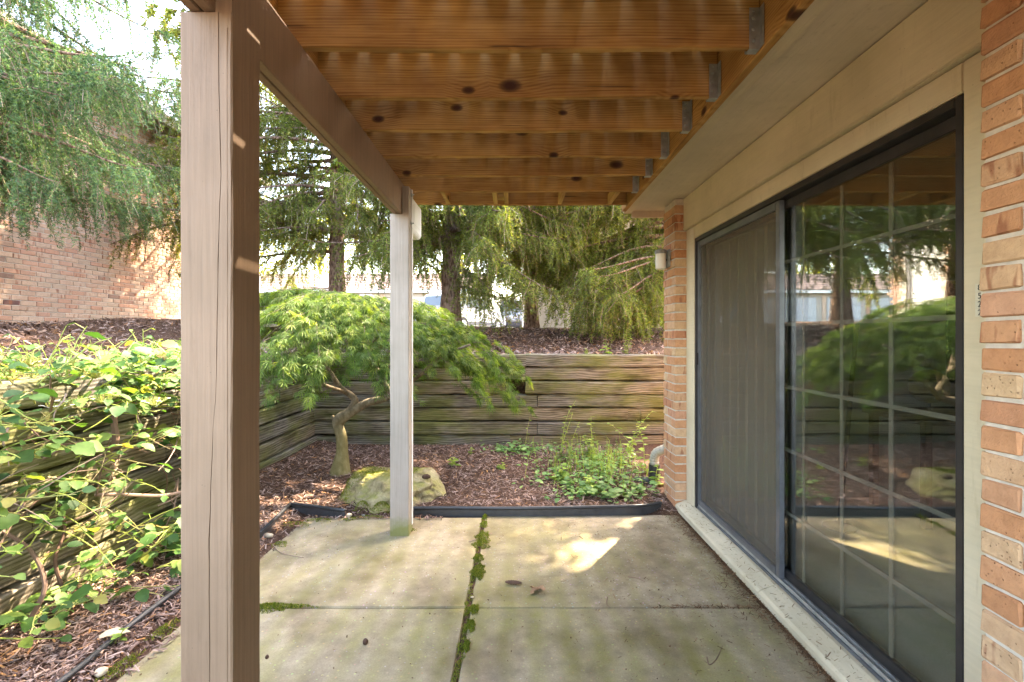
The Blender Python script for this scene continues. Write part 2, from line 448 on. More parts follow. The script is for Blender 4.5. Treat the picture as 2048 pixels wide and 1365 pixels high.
    colr = b.ramp(b.math('ADD', b.math('MULTIPLY', v, .7), b.math('MULTIPLY', n, .5)), [(.2, (.045, .028, .02)), (.5, (.155, .095, .068)), (.8, (.30, .20, .15))])
    M['bark'] = b.done(b.principled(colr, .92, b.bump(b.math('ADD', v, n), .9, .03), spec=.12))
    b = NB('maple_bark'); c = b.coord('World'); n = b.noise(b.coord('World', (1, 1, .6)), 22, 5, .65); n2 = b.noise(c, 5, 3)
    sx = b.n('SeparateXYZ'); b.put(sx.inputs[0], c)
    colr = b.ramp(n, [(.3, (.08, .06, .04)), (.55, (.17, .135, .09)), (.75, (.28, .235, .175))])
    low = b.ramp(b.math('ADD', sx.outputs[2], b.math('MULTIPLY', n2, -.3)), [(.2, .65), (.6, 0)])
    colr = b.mix(low, colr, b.mix(n, (.13, .11, .03), (.30, .25, .10)))
    M['maple_bark'] = b.done(b.principled(colr, .9, b.bump(n, .8, .012), spec=.15))
    b = NB('twig'); colr = b.ramp(b.rand(), [(0, (.11, .065, .045)), (.6, (.22, .14, .10)), (1, (.36, .27, .21))])
    M['twig'] = b.done(b.principled(colr, .85, spec=.15))
    # boulder
    b = NB('boulder'); c = b.coord('World'); n = b.noise(c, 7, 6, .68); n2 = b.noise(c, 45, 4, .7)
    colr = b.ramp(n, [(.3, (.12, .09, .05)), (.46, (.33, .26, .14)), (.7, (.52, .43, .26))])
    colr = b.mix(1, colr, b.ramp(n2, [(.3, .78), (.7, 1.15)]), 'MULTIPLY')
    up = b.n('SeparateXYZ'); b.put(up.inputs[0], b.n('NewGeometry').outputs['Normal'])
    al = b.math('MULTIPLY', b.ramp(up.outputs[2], [(.35, .15), (.85, 1)]), b.ramp(b.noise(b.coord('World', off=(2, 0, 1)), 5, 4), [(.42, 0), (.6, .7)]))
    colr = b.mix(al, colr, b.mix(n2, (.17, .17, .025), (.34, .33, .075)))
    M['boulder'] = b.done(b.principled(colr, .92, b.bump(b.math('ADD', n, b.math('MULTIPLY', n2, .4)), .9, .03), spec=.12))
    M['moss'] = leaf_mat('moss', [(0, (.055, .085, .008)), (.5, (.12, .165, .015)), (.85, (.22, .25, .03)), (1, (.26, .2, .05))], .3)
    M['spruce'] = leaf_mat('spruce', [(0, (.060, .085, .022)), (.45, (.115, .155, .036)), (.8, (.185, .235, .055)), (.92, (.26, .30, .075)), (1, (.28, .20, .10))], .44, tcol=(1.65, 1.5, .55))
    M['spruce_near'] = leaf_mat('spruce_near', [(0, (.035, .075, .035)), (.5, (.070, .135, .060)), (.85, (.115, .20, .075)), (.96, (.18, .26, .09)), (1, (.20, .15, .08))], .32, tcol=(1.4, 1.5, .8))
    M['maple_leaf'] = leaf_mat('maple_leaf', [(0, (.042, .082, .014)), (.4, (.080, .142, .024)), (.8, (.135, .21, .038)), (1, (.24, .28, .07))], .40, tcol=(1.5, 1.4, .5))
    M['hyd_leaf'] = leaf_mat('hyd_leaf', [(0, (.022, .065, .016)), (.35, (.05, .12, .028)), (.7, (.095, .185, .04)), (.93, (.19, .275, .06)), (1, (.28, .20, .06))], .33)
    M['hyd_stem'] = leaf_mat('hyd_stem', [(0, (.30, .36, .08)), (.6, (.40, .44, .12)), (1, (.30, .20, .12))], .15)
    M['weed_leaf'] = leaf_mat('weed_leaf', [(0, (.11, .20, .04)), (.5, (.20, .31, .06)), (1, (.36, .44, .10))], .4)
    M['ground_leaf'] = leaf_mat('ground_leaf', [(0, (.07, .16, .05)), (.5, (.13, .25, .08)), (1, (.24, .35, .12))], .35)
    M['yellow_leaf'] = leaf_mat('yellow_leaf', [(0, (.12, .17, .03)), (.5, (.26, .30, .04)), (1, (.48, .42, .06))], .45)
    M['green_leaf'] = leaf_mat('green_leaf', [(0, (.05, .10, .02)), (.5, (.09, .16, .03)), (1, (.17, .24, .05))], .4)
    # glass: clear sheet whose sheen grows towards grazing angles
    for nm, f0, tint in (('glass', .19, (.93, .96, .94)),):
        b = NB(nm); g = b.n('NewGeometry')
        d = b.n('VectorMath', operation='DOT_PRODUCT'); b.put(d.inputs[0], g.outputs['Normal']); b.put(d.inputs[1], g.outputs['Incoming'])
        c = b.math('ABSOLUTE', d.outputs['Value'])
        fr = b.math('ADD', b.math('MULTIPLY', b.math('POWER', b.math('SUBTRACT', 1., c), 5.), 1 - f0), f0)
        tr = b.n('BsdfTransparent'); tr.inputs[0].default_value = (*tint, 1)
        gl = b.n('BsdfGlossy'); gl.inputs['Roughness'].default_value = .0
        wv = b.noise(b.coord('World'), 2.2, 1)
        b.put(gl.inputs['Normal'], b.bump(wv, .04, .02))
        m = b.n('MixShader'); b.put(m.inputs[0], fr); b.t.links.new(tr.outputs[0], m.inputs[1]); b.t.links.new(gl.outputs[0], m.inputs[2])
        M[nm] = b.done(m.outputs[0])
    b = NB('insect_screen'); tr = b.n('BsdfTransparent'); df = b.n('BsdfDiffuse')
    c = b.coord('World'); st = b.noise(b.coord('World', (1, 60, .6)), 3, 3)
    b.put(df.inputs[0], b.ramp(st, [(.3, (.16, .135, .105)), (.7, (.22, .19, .15))]))
    m = b.n('MixShader'); m.inputs[0].default_value = .38; b.t.links.new(tr.outputs[0], m.inputs[1]); b.t.links.new(df.outputs[0], m.inputs[2])
    M['insect_screen'] = b.done(m.outputs[0])
build_materials()
# ------------------------------------------------------------------ terrain
PX, PY = -2.78, 6.46                               # the sunken patio lies right of PX and in front of PY
def sstep(t): t = np.clip(t, 0, 1); return t * t * (3 - 2 * t)
def bumps(x, y):
    return (np.sin(2.1 * x + 1.3 * y) * .5 + np.sin(-1.7 * x + 2.9 * y + 1) * .4 + np.sin(5.3 * x + 4.1 * y + 2) * .25 + np.sin(-7.7 * x + 6.1 * y) * .15)
def ground_h(x, y):
    x = np.asarray(x, float); y = np.asarray(y, float)
    dx = np.maximum(0, PX - x); dy = np.maximum(0, y - PY); d = np.hypot(dx, dy)
    up = 1.23 + .45 * sstep(d / 4.5) + .018 * np.clip(d - 4.5, 0, 25) + .035 * np.clip(-x, 0, 5) * sstep(d / 3) * sstep((y - 7) / 3) + .022 * bumps(x, y) - .40 * sstep((y - 14) / 5) * (1 - sstep((y - 28) / 6))
    bed = np.maximum(sstep((-1.95 - x) / .7), sstep((y - 4.25) / 1.6))
    low = -.02 + .05 * sstep(np.maximum((-1.80 - x) / .15, (y - 4.10) / .15)) + .09 * bed * sstep((y - 1) / 4) + .06 * sstep((-2.0 - x) / .6) * sstep((y - 2.5) / 2) + .012 * bumps(x * 1.7, y * 1.7) * bed
    low = np.where((x > -1.80) & (y < 4.10), -.05, low)
    return np.where((x < PX) | (y > PY), up, low)
def axis(near0, near1, step, lo, hi, extra):
    a = list(np.arange(near0, near1, step)) + extra
    v, s = near1, step
    while v < hi: a.append(v); s *= 1.35; v += s
    a.append(hi); v, s = near0, step
    while v > lo: s *= 1.35; v -= s; a.append(v)
    a.append(lo); return np.array(sorted(set(round(float(t), 4) for t in a)))
gx = axis(-9, 7, .16, -300, 300, [PX - .005, PX + .005, -1.80, -1.81]); gy = axis(-3, 15, .16, -200, 400, [PY - .005, PY + .005, 4.10, 4.11])
GX, GY = np.meshgrid(gx, gy); GZ = ground_h(GX, GY)
nx, ny = len(gx), len(gy)
idx = np.arange(nx * ny).reshape(ny, nx)
Fg = np.stack([idx[:-1, :-1], idx[:-1, 1:], idx[1:, 1:], idx[1:, :-1]], -1).reshape(-1, 4)
ground = obj('ground', mesh_np('ground', np.stack([GX, GY, GZ], -1).reshape(-1, 3), Fg, M['mulch_soil']))
ground['kind'] = 'structure'
# driveway in front of the far garages
dx_ = np.linspace(-40, 25, 40); dy_ = np.linspace(19, 34.4, 12)
DX, DY = np.meshgrid(dx_, dy_); DZ = ground_h(DX, DY) + .05
idd = np.arange(DX.size).reshape(DX.shape)
Fd = np.stack([idd[:-1, :-1], idd[:-1, 1:], idd[1:, 1:], idd[1:, :-1]], -1).reshape(-1, 4)
dw = obj('driveway', mesh_np('driveway', np.stack([DX, DY, DZ], -1).reshape(-1, 3), Fd, M['asphalt'])); dw['kind'] = 'structure'

# ------------------------------------------------------------------ patio slabs
patio = bpy.data.objects.new('patio', None); col.objects.link(patio); patio['kind'] = 'structure'
JX, JY = -.262, 2.71
def slab(x0, x1, y0, y1, dz=0, tilt=0):
    n = 14; r = random.Random(int(x0 * 100 + y0 * 37))
    b = .008
    ring = []
    def side(ax, ay, bx, by):
        k = max(2, int(math.hypot(bx - ax, by - ay) / .07))
        for i in range(k): ring.append((ax + (bx - ax) * i / k, ay + (by - ay) * i / k))
    side(x0, y0, x1, y0); side(x1, y0, x1, y1); side(x1, y1, x0, y1); side(x0, y1, x0, y0)
    cx, cy = (x0 + x1) / 2, (y0 + y1) / 2
    V = []; N = len(ring)
    for lv, ins, z in ((0, 0, -.11), (1, 0, -b), (2, b, 0)):
        for (x, y) in ring:
            j = r.uniform(0, .005) if lv else 0
            V.append((x + (ins + j) * np.sign(cx - x) * (abs(x - x0) < 1e-6 or abs(x - x1) < 1e-6), y + (ins + j) * np.sign(cy - y) * (abs(y - y0) < 1e-6 or abs(y - y1) < 1e-6), z + dz + tilt * (x - x0)))
    Fc = [tuple(range(2 * N, 3 * N))]
    for l in range(2):
        for i in range(N):
            a = l * N + i; c = l * N + (i + 1) % N; Fc.append((a, c, c + N, a + N))
    o = obj('slab', mesh_py('slab', V, Fc, M['concrete']), parent=patio); return o
slab(-1.745, JX - .011, JY + .006, 4.06, 0.000); slab(JX + .011, 1.395, JY + .004, 4.13, -.004)
slab(-1.76, JX - .012, -.2, JY - .006, .003); slab(JX + .012, 1.395, -.2, JY - .004, .004)
slab(-1.76, JX - .012, -3.2, -.212, 0); slab(JX + .012, 1.395, -3.2, -.212, 0)

# ------------------------------------------------------------------ house
house = empty('house', (1.5, 4.4, 0), 'two-storey home with orange brick, beige siding and sliding door beside the patio', 'house')
XB, XT, XH = 1.40, 1.50, 1.476                     # brick face, trim plane, header siding plane
CO = .0785
brick_objs = []
def brick_at(cx, cy, cz, lx, ly, root, m, rot=0, name='brick'):
    me = chamfer_box(name, lx, ly, CO - .011, .005, m, .003, rnd.randrange(9))
    return obj(name, me, loc=(cx, cy + rnd.uniform(-.002, .002), cz + rnd.uniform(-.0015, .0015)), rot=(rnd.uniform(-.006, .006), 0, rot + rnd.uniform(-.008, .008)), root=root)
LB, MJ = .235, .010
nearwall = MB().box(XB + .009, XB + .14, -3.2, 1.452, 0, 2.724).build('mortar', M['mortar'], house)
for k in range(35):                                 # near wall beside the camera: the ends of its bricks show at y = 1.46
    z = CO * (k + .5)
    if z > 2.70: break
    y = 1.46
    first = True
    while y > -.35:
        L = LB if not (first and k % 2) else .115
        y0 = y - L
        brick_at(XB + .05 + rnd.uniform(-.0025, .0025), (y + y0) / 2, z, .1, L, house, M['brick_house'])
        y = y0 - MJ; first = False
# far pier at the corner of the house
YP0, YP1 = 4.25, 4.57
MB().box(XB + .008, XT + .01, YP0 + .008, YP1 - .008, 0, 2.72).build('mortar', M['mortar'], house)
for k in range(35):
    z = CO * (k + .5)
    if z > 2.70: break
    segs = ((YP0, YP0 + .22), (YP0 + .23, YP1)) if k % 2 == 0 else ((YP0, YP0 + .098), (YP0 + .108, YP1))
    for j, (a, b_) in enumerate(segs):
        brick_at(XB + .055 + rnd.uniform(-.003, .003), (a + b_) / 2, z, .11, b_ - a, house, M['brick_house'])
# end wall beyond the pier, upper storey and roof (they shade the patio)
MB().box(1.52, 9, 4.42, 4.555, 0, 2.72).build('end_wall', M['brick_house'], house)
MB().box(1.066, 9, -3.2, 4.70, 2.76, 5.35).build('upper_wall', M['paint_siding'], house)
MB().prism([(.75, 5.352), (5.1, 7.2), (9.4, 5.352)], 'y', -3.6, 5.1).build('roof', M['shingle'], house)
# siding around the door
MB().box(XT, XT + .09, 4.064, YP0 - .002, .08, 2.438).build('door_trim', M['paint_siding'], house, bev=.004)
MB().box(XT, XT + .09, 1.462, 1.624, .08, 2.438).build('door_trim', M['paint_siding'], house, bev=.004)
MB().box(XT, XT + .09, 1.6255, 4.0625, 2.337, 2.438).build('head_trim', M['paint_siding'], house, bev=.004)
MB().box(XH, XT + .09, 1.46, YP0 + .006, 2.442, 2.722).build('header_siding', M['paint_siding'], house, bev=.006)
MB().box(XH - .006, XH + .002, 1.462, YP0 - .004, 2.444, 2.462).build('siding_lip', M['paint_siding'], house, bev=.003)
# soffit
MB().box(1.127, 1.56, -3.2, 4.68, 2.726, 2.757).build('soffit', M['paint_soffit'], house)
MB().box(1.046, 1.125, -3.2, 4.70, 2.702, 2.755).build('soffit_trim', M['paint_trim'], house, bev=.004)
MB().box(1.127, 1.56, 4.682, 4.702, 2.660, 2.755).build('soffit_end_board', M['paint_soffit'], house, bev=.003)
# sill ledge in two lengths
for a, b_ in ((1.462, 2.795), (2.801, YP0 - .003)):
    MB().prism([(XB + .003, .001), (XB + .003, .040), (XB + .016, .054), (XT - .004, .084), (XT + .02, .084), (XT + .02, .001)], 'y', a, b_).build('door_sill', M['paint_siding'], house, bev=.002)

# sliding door
door = empty('sliding_door', (1.55, 2.84, .09), 'dark framed sliding glass door with white grid bars and grey insect screen', 'sliding door')
Y0, Y1, ZB, ZT = 1.627, 4.061, .088, 2.334
fr = MB()
fr.box(XT + .004, XT + .10, Y0, Y0 + .032, ZB, ZT); fr.box(XT + .004, XT + .10, Y1 - .028, Y1, ZB, ZT)
fr.box(XT + .004, XT + .10, Y0 + .033, Y1 - .029, ZT - .032, ZT)
fr.build('frame', M['frame'], door, bev=.003)
MB().box(XT + .012, XT + .10, Y0 + .033, Y1 - .029, ZB, ZB + .014).build('threshold', M['frame_light'], door)
for x in (XT + .022, XT + .050, XT + .072):
    MB().box(x, x + .006, Y0 + .034, Y1 - .030, ZB + .015, ZB + .034).build('track_rail', M['track'], door)
YM = 2.80
def panel(x, ya, yb, mat, stile=.05, rail=.055, name='panel_frame'):
    m = MB()
    m.box(x, x + .03, ya, ya + stile, ZB + .036, ZT - .034); m.box(x, x + .03, yb - stile, yb, ZB + .036, ZT - .034)
    m.box(x, x + .03, ya + stile + .001, yb - stile - .001, ZB + .036, ZB + .036 + rail)
    m.box(x, x + .03, ya + stile + .001, yb - stile - .001, ZT - .034 - rail, ZT - .034)
    return m.build(name, mat, door, bev=.003)
# near pane
p1 = panel(XT + .056, Y0 + .034, YM + .075, M['frame'], .045, .05)
gx0 = XT + .064
g1 = MB().box(gx0, gx0 + .004, Y0 + .080, YM + .029, ZB + .088, ZT - .086).build('pane', M['glass'], door)
MB().box(gx0 + .016, gx0 + .020, Y0 + .080, YM + .029, ZB + .088, ZT - .086).build('pane', M['glass'], door)
for yv in (2.643, 2.335, 2.028):
    MB().box(gx0 + .006, gx0 + .013, yv - .0095, yv + .0095, ZB + .09, ZT - .09).build('grid_bar', M['muntin'], door)
for zv in (.50, .862, 1.224, 1.586, 1.948):
    MB().box(gx0 + .0055, gx0 + .0135, Y0 + .082, YM + .027, zv - .0095, zv + .0095).build('grid_bar', M['muntin'], door)
# far pane with the screen in front
panel(XT + .086, YM + .0, Y1 - .03, M['frame'], .045, .05)
MB().box(XT + .095, XT + .099, YM + .046, Y1 - .076, ZB + .088, ZT - .086).build('pane', M['glass'], door)
panel(XT + .016, YM - .02, Y1 - .03, M['frame_light'], .042, .045, 'screen_frame')
MB().box(XT + .030, XT + .0306, YM + .023, Y1 - .073, ZB + .082, ZT - .080).build('insect_screen', M['insect_screen'], door)
for i in range(9):                                   # vertical blind hanging behind the far pane
    y = YM + .10 + i * .135
    MB().prism([(XT + .15, y), (XT + .165, y + .062), (XT + .19, y + .118), (XT + .193, y + .117), (XT + .168, y + .061), (XT + .153, y - .001)], 'z', .12, 2.25).build('blind_slat', M['blind'], door)
MB().box(XT + .008, XT + .015, Y1 - .052, Y1 - .035, 1.28, 1.38).build('latch', M['dark'], door, bev=.002)

# room behind the glass
room = bpy.data.objects.new('room', None); col.objects.link(room); room['kind'] = 'structure'
def rbox(name, m, *a):
    o = MB().box(*a).build(name, M[m]); o.parent = room; return o
rbox('carpet', 'carpet', XT + .125, 6.6, -1.2, 4.30, .02, .085)
rbox('room_wall', 'room_wall', 6.6, 6.7, -1.2, 4.40, 0, 2.6); rbox('room_wall', 'room_wall', XT + .11, 6.6, 4.302, 4.40, 0, 2.6)
rbox('room_wall', 'room_wall', XT + .11, 6.6, -1.3, -1.2, 0, 2.6); rbox('room_ceiling', 'room_wall', XT + .10, 6.7, -1.3, 4.40, 2.45, 2.55)
tb = empty('side_table', (3.35, 3.85, .085), 'dark wooden table seen through the glass under a globe', 'table')
m = MB().box(3.0, 4.2, 3.55, 4.2, .86, .90).build('table_top', M['table_wood'], tb, bev=.005)
for x in (3.04, 4.12):
    for y in (3.59, 4.12): MB().box(x, x + .05, y, y + .05, .086, .859).build('leg', M['table_wood'], tb)
gl = empty('desk_globe', (3.2, 3.75, .90), 'yellowish globe on a small stand, seen through the glass', 'globe')
bm = bmesh.new(); bmesh.ops.create_uvsphere(bm, u_segments=20, v_segments=12, radius=.13, matrix=Matrix.Translation((3.2, 3.75, 1.13)))
me = bpy.data.meshes.new('sphere'); bm.to_mesh(me); bm.free(); me.materials.append(M['globe']); obj('sphere', me, root=gl)
MB().tube([(3.2, 3.75, .9), (3.2, 3.75, .915), (3.2, 3.75, .92), (3.2, 3.75, 1.0)], [.07, .065, .012, .012], 12).build('stand', M['dark'], gl)
pole = empty('floor_lamp', (2.42, 3.62, .085), 'thin black leaning lamp pole seen through the near glass', 'lamp')
MB().tube([(2.42, 3.62, .09), (2.42, 3.62, .10), (2.42, 3.62, .11), (2.62, 3.70, 1.75)], [.11, .11, .016, .016], 12).build('pole', M['dark'], pole)
MB().tube([(2.63, 3.70, 1.74), (2.64, 3.70, 1.95)], [.03, .10], 14).build('shade', M['dark'], pole)
pf = empty('picture_frame', (4.4, 4.29, 1.2), 'black picture frame on the dark room wall behind the glass', 'picture')
MB().box(3.85, 4.95, 4.275, 4.30, 1.15, 1.95).build('mount', M['table_wood'], pf)
for a in ((3.80, 3.87, 1.10, 2.0), (4.93, 5.0, 1.10, 2.0), (3.8, 5.0, 1.10, 1.17), (3.8, 5.0, 1.93, 2.0)):
    MB().box(a[0], a[1], 4.262, 4.274, a[2], a[3]).build('moulding', M['dark'], pf)

# house number on the near trim
num = empty('house_number', (XT - .003, 1.54, 1.62), 'small cream number stickers in a vertical row on the trim beside the brick', 'house number')
for i, ch in enumerate('8522'):
    z = 1.675 - i * .027
    MB().box(XT - .0035, XT - .0005, 1.540, 1.577, z - .0128, z + .0128).build('sticker', M['sticker'], num)
    cu = bpy.data.curves.new('digit', 'FONT'); cu.body = ch; cu.size = .027; cu.extrude = .0004; cu.align_x = 'CENTER'; cu.align_y = 'CENTER'
    to = bpy.data.objects.new('tmp', cu); col.objects.link(to)
    to.matrix_world = Matrix.Translation((XT - .0042, 1.5615, z)) @ Matrix(((0, 0, -1), (-1, 0, 0), (0, 1, 0))).to_4x4()
    bpy.context.view_layer.update()
    me = bpy.data.meshes.new_from_object(to.evaluated_get(bpy.context.evaluated_depsgraph_get())); me.transform(to.matrix_world)
    me.materials.clear(); me.materials.append(M['ink']); me.name = 'digit'
    bpy.data.objects.remove(to); obj('digit', me, root=num)

# wall lamp on the pier
wl = empty('wall_lamp', (XB, 4.40, 2.2), 'small wall lamp with grey cap and white glass jar on the brick pier', 'lamp')
MB().box(XB - .022, XB - .001, 4.355, 4.445, 2.14, 2.30).build('back_plate', M['lamp_grey'], wl, bev=.004)
MB().box(XB - .028, XB - .0225, 4.392, 4.408, 2.20, 2.216).build('screw', M['dark'], wl)
lx, ly = XB - .078, 4.40
MB().tube([(lx, ly, 2.262), (lx, ly, 2.29), (lx, ly, 2.298)], [.052, .052, .044], 20).build('cap', M['lamp_grey'], wl)
MB().box(XB - .075, XB - .023, 4.385, 4.415, 2.268, 2.288).build('arm', M['lamp_grey'], wl)
MB().tube([(lx, ly, 2.262), (lx, ly, 2.13), (lx, ly, 2.122)], [.046, .046, .036], 20).build('glass_jar', M['lamp_glass'], wl, smooth=False)

# downspout elbow behind the pier
dsp = empty('downspout', (1.5, 4.72, 0), 'cream ribbed downspout elbow with black pipe end beyond the brick pier', 'downspout')
def corr(P, r, n=20, flat=.75):
    V, Fc = tube(P, r, n, True); P = [Vector(p) for p in P]
    return V, Fc
pth = smooth_path([(1.56, 4.64, 2.7), (1.56, 4.64, 1.2), (1.56, 4.64, .60), (1.545, 4.66, .50), (1.46, 4.72, .42), (1.40, 4.78, .37), (1.38, 4.80, .31), (1.38, 4.80, .24)], 5)
V, Fc = tube(pth, [.043 + (.004 if i % 2 else 0) for i in range(len(pth))], 12)
MB().add(V, Fc).build('pipe', M['downspout'], dsp)
MB().tube([(1.38, 4.80, .25), (1.38, 4.80, .13), (1.35, 4.82, .07), (1.22, 4.9, .045)], [.055, .055, .05, .05], 14).build('outlet', M['black_pipe'], dsp)

# ------------------------------------------------------------------ deck above
ZJ = 2.690                                          # underside of joists
deck = empty('deck', (0, 2, ZJ), 'raised pine deck overhead with joists, metal hangers and board gaps', 'deck')
JH = .238
jy = [2.012, 2.420, 2.802, 3.206, 3.581, 3.969]
jy = [2.012 - .392 * k for k in range(7, 0, -1)] + jy
JX0, JX1 = -.965, .998
for i, y in enumerate(jy):
    me = plank('joist', JX1 - JX0 - .004, .038, JH, M['pine'], .005, 26, .0012, .004)
    obj('joist', me, loc=(JX0, y - .019, ZJ + JH / 2 + .002), root=deck)
    if y > -.4:                                      # galvanised hanger at the ledger
        h = MB()
        h.box(JX1 - .045, JX1 - .001, y - .0395, y - .0382, ZJ - .0015, ZJ + .165)
        h.box(JX1 - .045, JX1 - .001, y + .0002, y + .0015, ZJ - .0015, ZJ + .165)
        h.box(JX1 - .045, JX1 - .001, y - .038, y, ZJ - .0032, ZJ - .0016)
        h.box(JX1 - .0032, JX1 - .0008, y - .072, y - .040, ZJ + .0, ZJ + .165)
        for zz in (.03, .075, .12, .15):
            h.tube([(JX1 - .028, y - .040, ZJ + zz), (JX1 - .028, y - .049, ZJ + zz)], [.0075, .006], 8)
        h.build('joist_hanger', M['galv'], deck)
ledger = plank('ledger', 7.75, .042, JH + .01, M['pine'], .004, 20, .001)
obj('ledger', ledger, loc=(1.021, -3.2, ZJ + JH / 2 - .002), rot=(0, 0, math.pi / 2), root=deck)
obj('rim_joist', plank('rim_joist', JX1 - JX0 - .004, .038, JH, M['pine'], .005, 20, .001, .003), loc=(JX0, 4.348, ZJ + JH / 2 + .002), root=deck)
obj('rim_joist', plank('rim_joist', 7.25, .036, JH, M['pine'], .005, 20, .001, .003), loc=(JX0 - .020, -2.88, ZJ + JH / 2 + .002), rot=(0, 0, math.pi / 2), root=deck)
for x in (-.595, -.170, -.075, .40, .845):          # blocking in the last bay
    obj('blocking', plank('blocking', 4.326 - 3.972, .036, .09, M['pine_edge'], .003, 2, .001), loc=(x, 3.971, ZJ + .048), rot=(0, 0, math.pi / 2), root=deck)
obj('blocking', plank('blocking', .055, .09, .036, M['pine_edge'], .003, 2, .001), loc=(-.150, 4.27, ZJ + .05), root=deck)
DX0 = -1.04; nb = 14; bw = (1.04 - DX0) / nb       # the second gap from the open side is a little wider
me = plank('deck_board', 7.30, bw - .024, .055, M['bleached_board'], .003, 3, .0006)
me2 = plank('deck_board', 7.30, bw - .031, .055, M['bleached_board'], .003, 3, .0006)
for i in range(nb):
    obj('deck_board', me2 if i == 1 else me, loc=(DX0 + bw * (i + .5) - (.003 if i == 1 else 0), -2.9, ZJ + JH + .0325), rot=(0, 0, math.pi / 2), root=deck)

beam = empty('deck_beam', (-.9, 1.5, 2.445), 'doubled grey-beige beam carried on the two porch posts', 'beam')
ZBM = 2.445
for x, dz in ((-.9165, .004), (-.8755, 0)):
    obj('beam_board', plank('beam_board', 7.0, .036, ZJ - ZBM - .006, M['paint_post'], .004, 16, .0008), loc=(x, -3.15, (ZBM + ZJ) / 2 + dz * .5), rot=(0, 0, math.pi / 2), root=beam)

def post_mesh(name, x0, x1, y0, y1, z1, notch_x, znotch, m, crack=None):
    """a post with a notch for the beam; the front face carries a drying crack (list of (z, x, width))"""
    mb = MB(); W = x1 - x0; b = .004
    zs = [0, .03] + [i * .08 + .06 for i in range(int((znotch - .08) / .08))] + [znotch]
    r = random.Random(int(y0 * 100))
    V = []; Fc = []
    def crk(z):
        if not crack: return None
        for (za, xa, wa), (zb, xb, wb) in zip(crack, crack[1:]):
            if za <= z <= zb:
                t = (z - za) / (zb - za); return xa + (xb - xa) * t + r.uniform(-.001, .001), wa + (wb - wa) * t
        return (crack[0][1], 0.0002) if z < crack[0][0] else (crack[-1][1], .0002)
    for z in zs:
        ring = [(x0 + b, y0), ]
        c = crk(z)
        if c:
            ring += [(c[0] - c[1], y0), (c[0], y0 + (.012 if c[1] > .0005 else .0006)), (c[0] + c[1], y0)]
        ring += [(x1 - b, y0), (x1, y0 + b), (x1, y1 - b), (x1 - b, y1), (x0 + b, y1), (x0, y1 - b), (x0, y0 + b)]
        j = .0012
        V += [(x + (r.uniform(-j, j) if abs(x - x0) < .006 or abs(x - x1) < .006 else 0), y + r.uniform(-j, j) * .6, z) for x, y in ring]
        n = len(ring)
    for i in range(len(zs) - 1):
        for k in range(n):
            a = i * n + k; c2 = i * n + (k + 1) % n; Fc.append((a, c2, c2 + n, a + n))
    Fc.append(tuple(range(n))[::-1]); Fc.append(tuple(range((len(zs) - 1) * n, len(zs) * n)))
    mb.add(V, Fc)
    mb.box(notch_x, x1 - .001, y0 + .001, y1 - .001, znotch + .0005, z1)
    return mb
near_post = empty('porch_post', (-.88, 1.46, 0), 'large cracked beige wooden post nearest the camera', 'post', 'porch posts')
crk = [(.30, -.872, .0003), (.5, -.8715, .0012), (.9, -.874, .0016), (1.30, -.861, .0006), (1.36, -.8525, .001), (1.75, -.8475, .0011), (2.0, -.8395, .0009), (2.25, -.846, .0012), (2.445, -.847, .0014)]
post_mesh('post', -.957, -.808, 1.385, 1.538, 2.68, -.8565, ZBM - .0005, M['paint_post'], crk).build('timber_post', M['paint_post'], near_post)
MB().box(-.8265, -.8215, 1.3838, 1.3852, .05, 2.4).build('raised_grain', M['paint_post'], near_post)
far_post = empty('porch_post', (-.88, 3.75, 0), 'slim pale far post with green algae at its foot, standing before the boulder', 'post', 'porch posts')
post_mesh('post', -.948, -.805, 3.677, 3.822, 2.655, -.857, ZBM - .0005, M['paint_far'], [(.05, -.87, .0003), (2.3, -.868, .0005)]).build('timber_post', M['paint_far'], far_post)
for z in (2.39, 2.61):
    MB().tube([(-.8048, 3.75, z), (-.796, 3.75, z), (-.7955, 3.75, z), (-.781, 3.75, z)], [.014, .014, .006, .006], 8).build('bolt', M['galv'], far_post)
MB().box(-.8046, -.8000, 3.772, 3.806, .05, 2.66).build('corner_strip', M['white_paint'], far_post, bev=.001)
wb = empty('utility_case', (-.87, 4.0, 2.36), 'white case with slanted underside high up behind the far post', 'utility case')
MB().prism([(-.945, 2.40), (-.945, 2.62), (-.815, 2.62), (-.815, 2.375), (-.835, 2.352), (-.925, 2.352)], 'y', 3.823, 4.22).build('housing', M['white_plastic'], wb, bev=.006)
MB().box(-.8148, -.811, 3.90, 4.16, 2.42, 2.58).build('cover', M['white_plastic'], wb, bev=.002)

# ------------------------------------------------------------------ retaining walls of old timbers
TH = .174
def timber(root, x, y, z, L, rot=0, depth=.20, h=TH - .013, m='timber'):
    n = max(2, int(L / .22))
    me = plank('timber', L, depth, h, M[m], .016, n, .006, .004)
    return obj('timber', me, loc=(x, y, z), rot=(rnd.uniform(-.006, .006), rnd.uniform(-.002, .002), rot + rnd.uniform(-.002, .002)), root=root)
YW = 6.22                                            # face of the back wall
back = empty('retaining_wall', (0, YW + .1, 0), 'mossy timber retaining wall across the back of the bed', 'retaining wall', 'timber retaining walls')
def bx(px): return (px - CX) / F * YW
ztop = 1.285
rows = [  # joints of each course in photo pixels; '|' starts a stub showing end grain
    [560, 1052, 1400], [560, 1052, 1400], [560, 1020, None, 1051, 1400], [600, 1076, 1400], [600, 1258, 'e', 1284, 1400],
    [600, 1075, 1400], [600, 1021, 'e', 1046, 1400], [600, 1205, 1400], [600, 900, 1400], [600, 1150, 1400]]
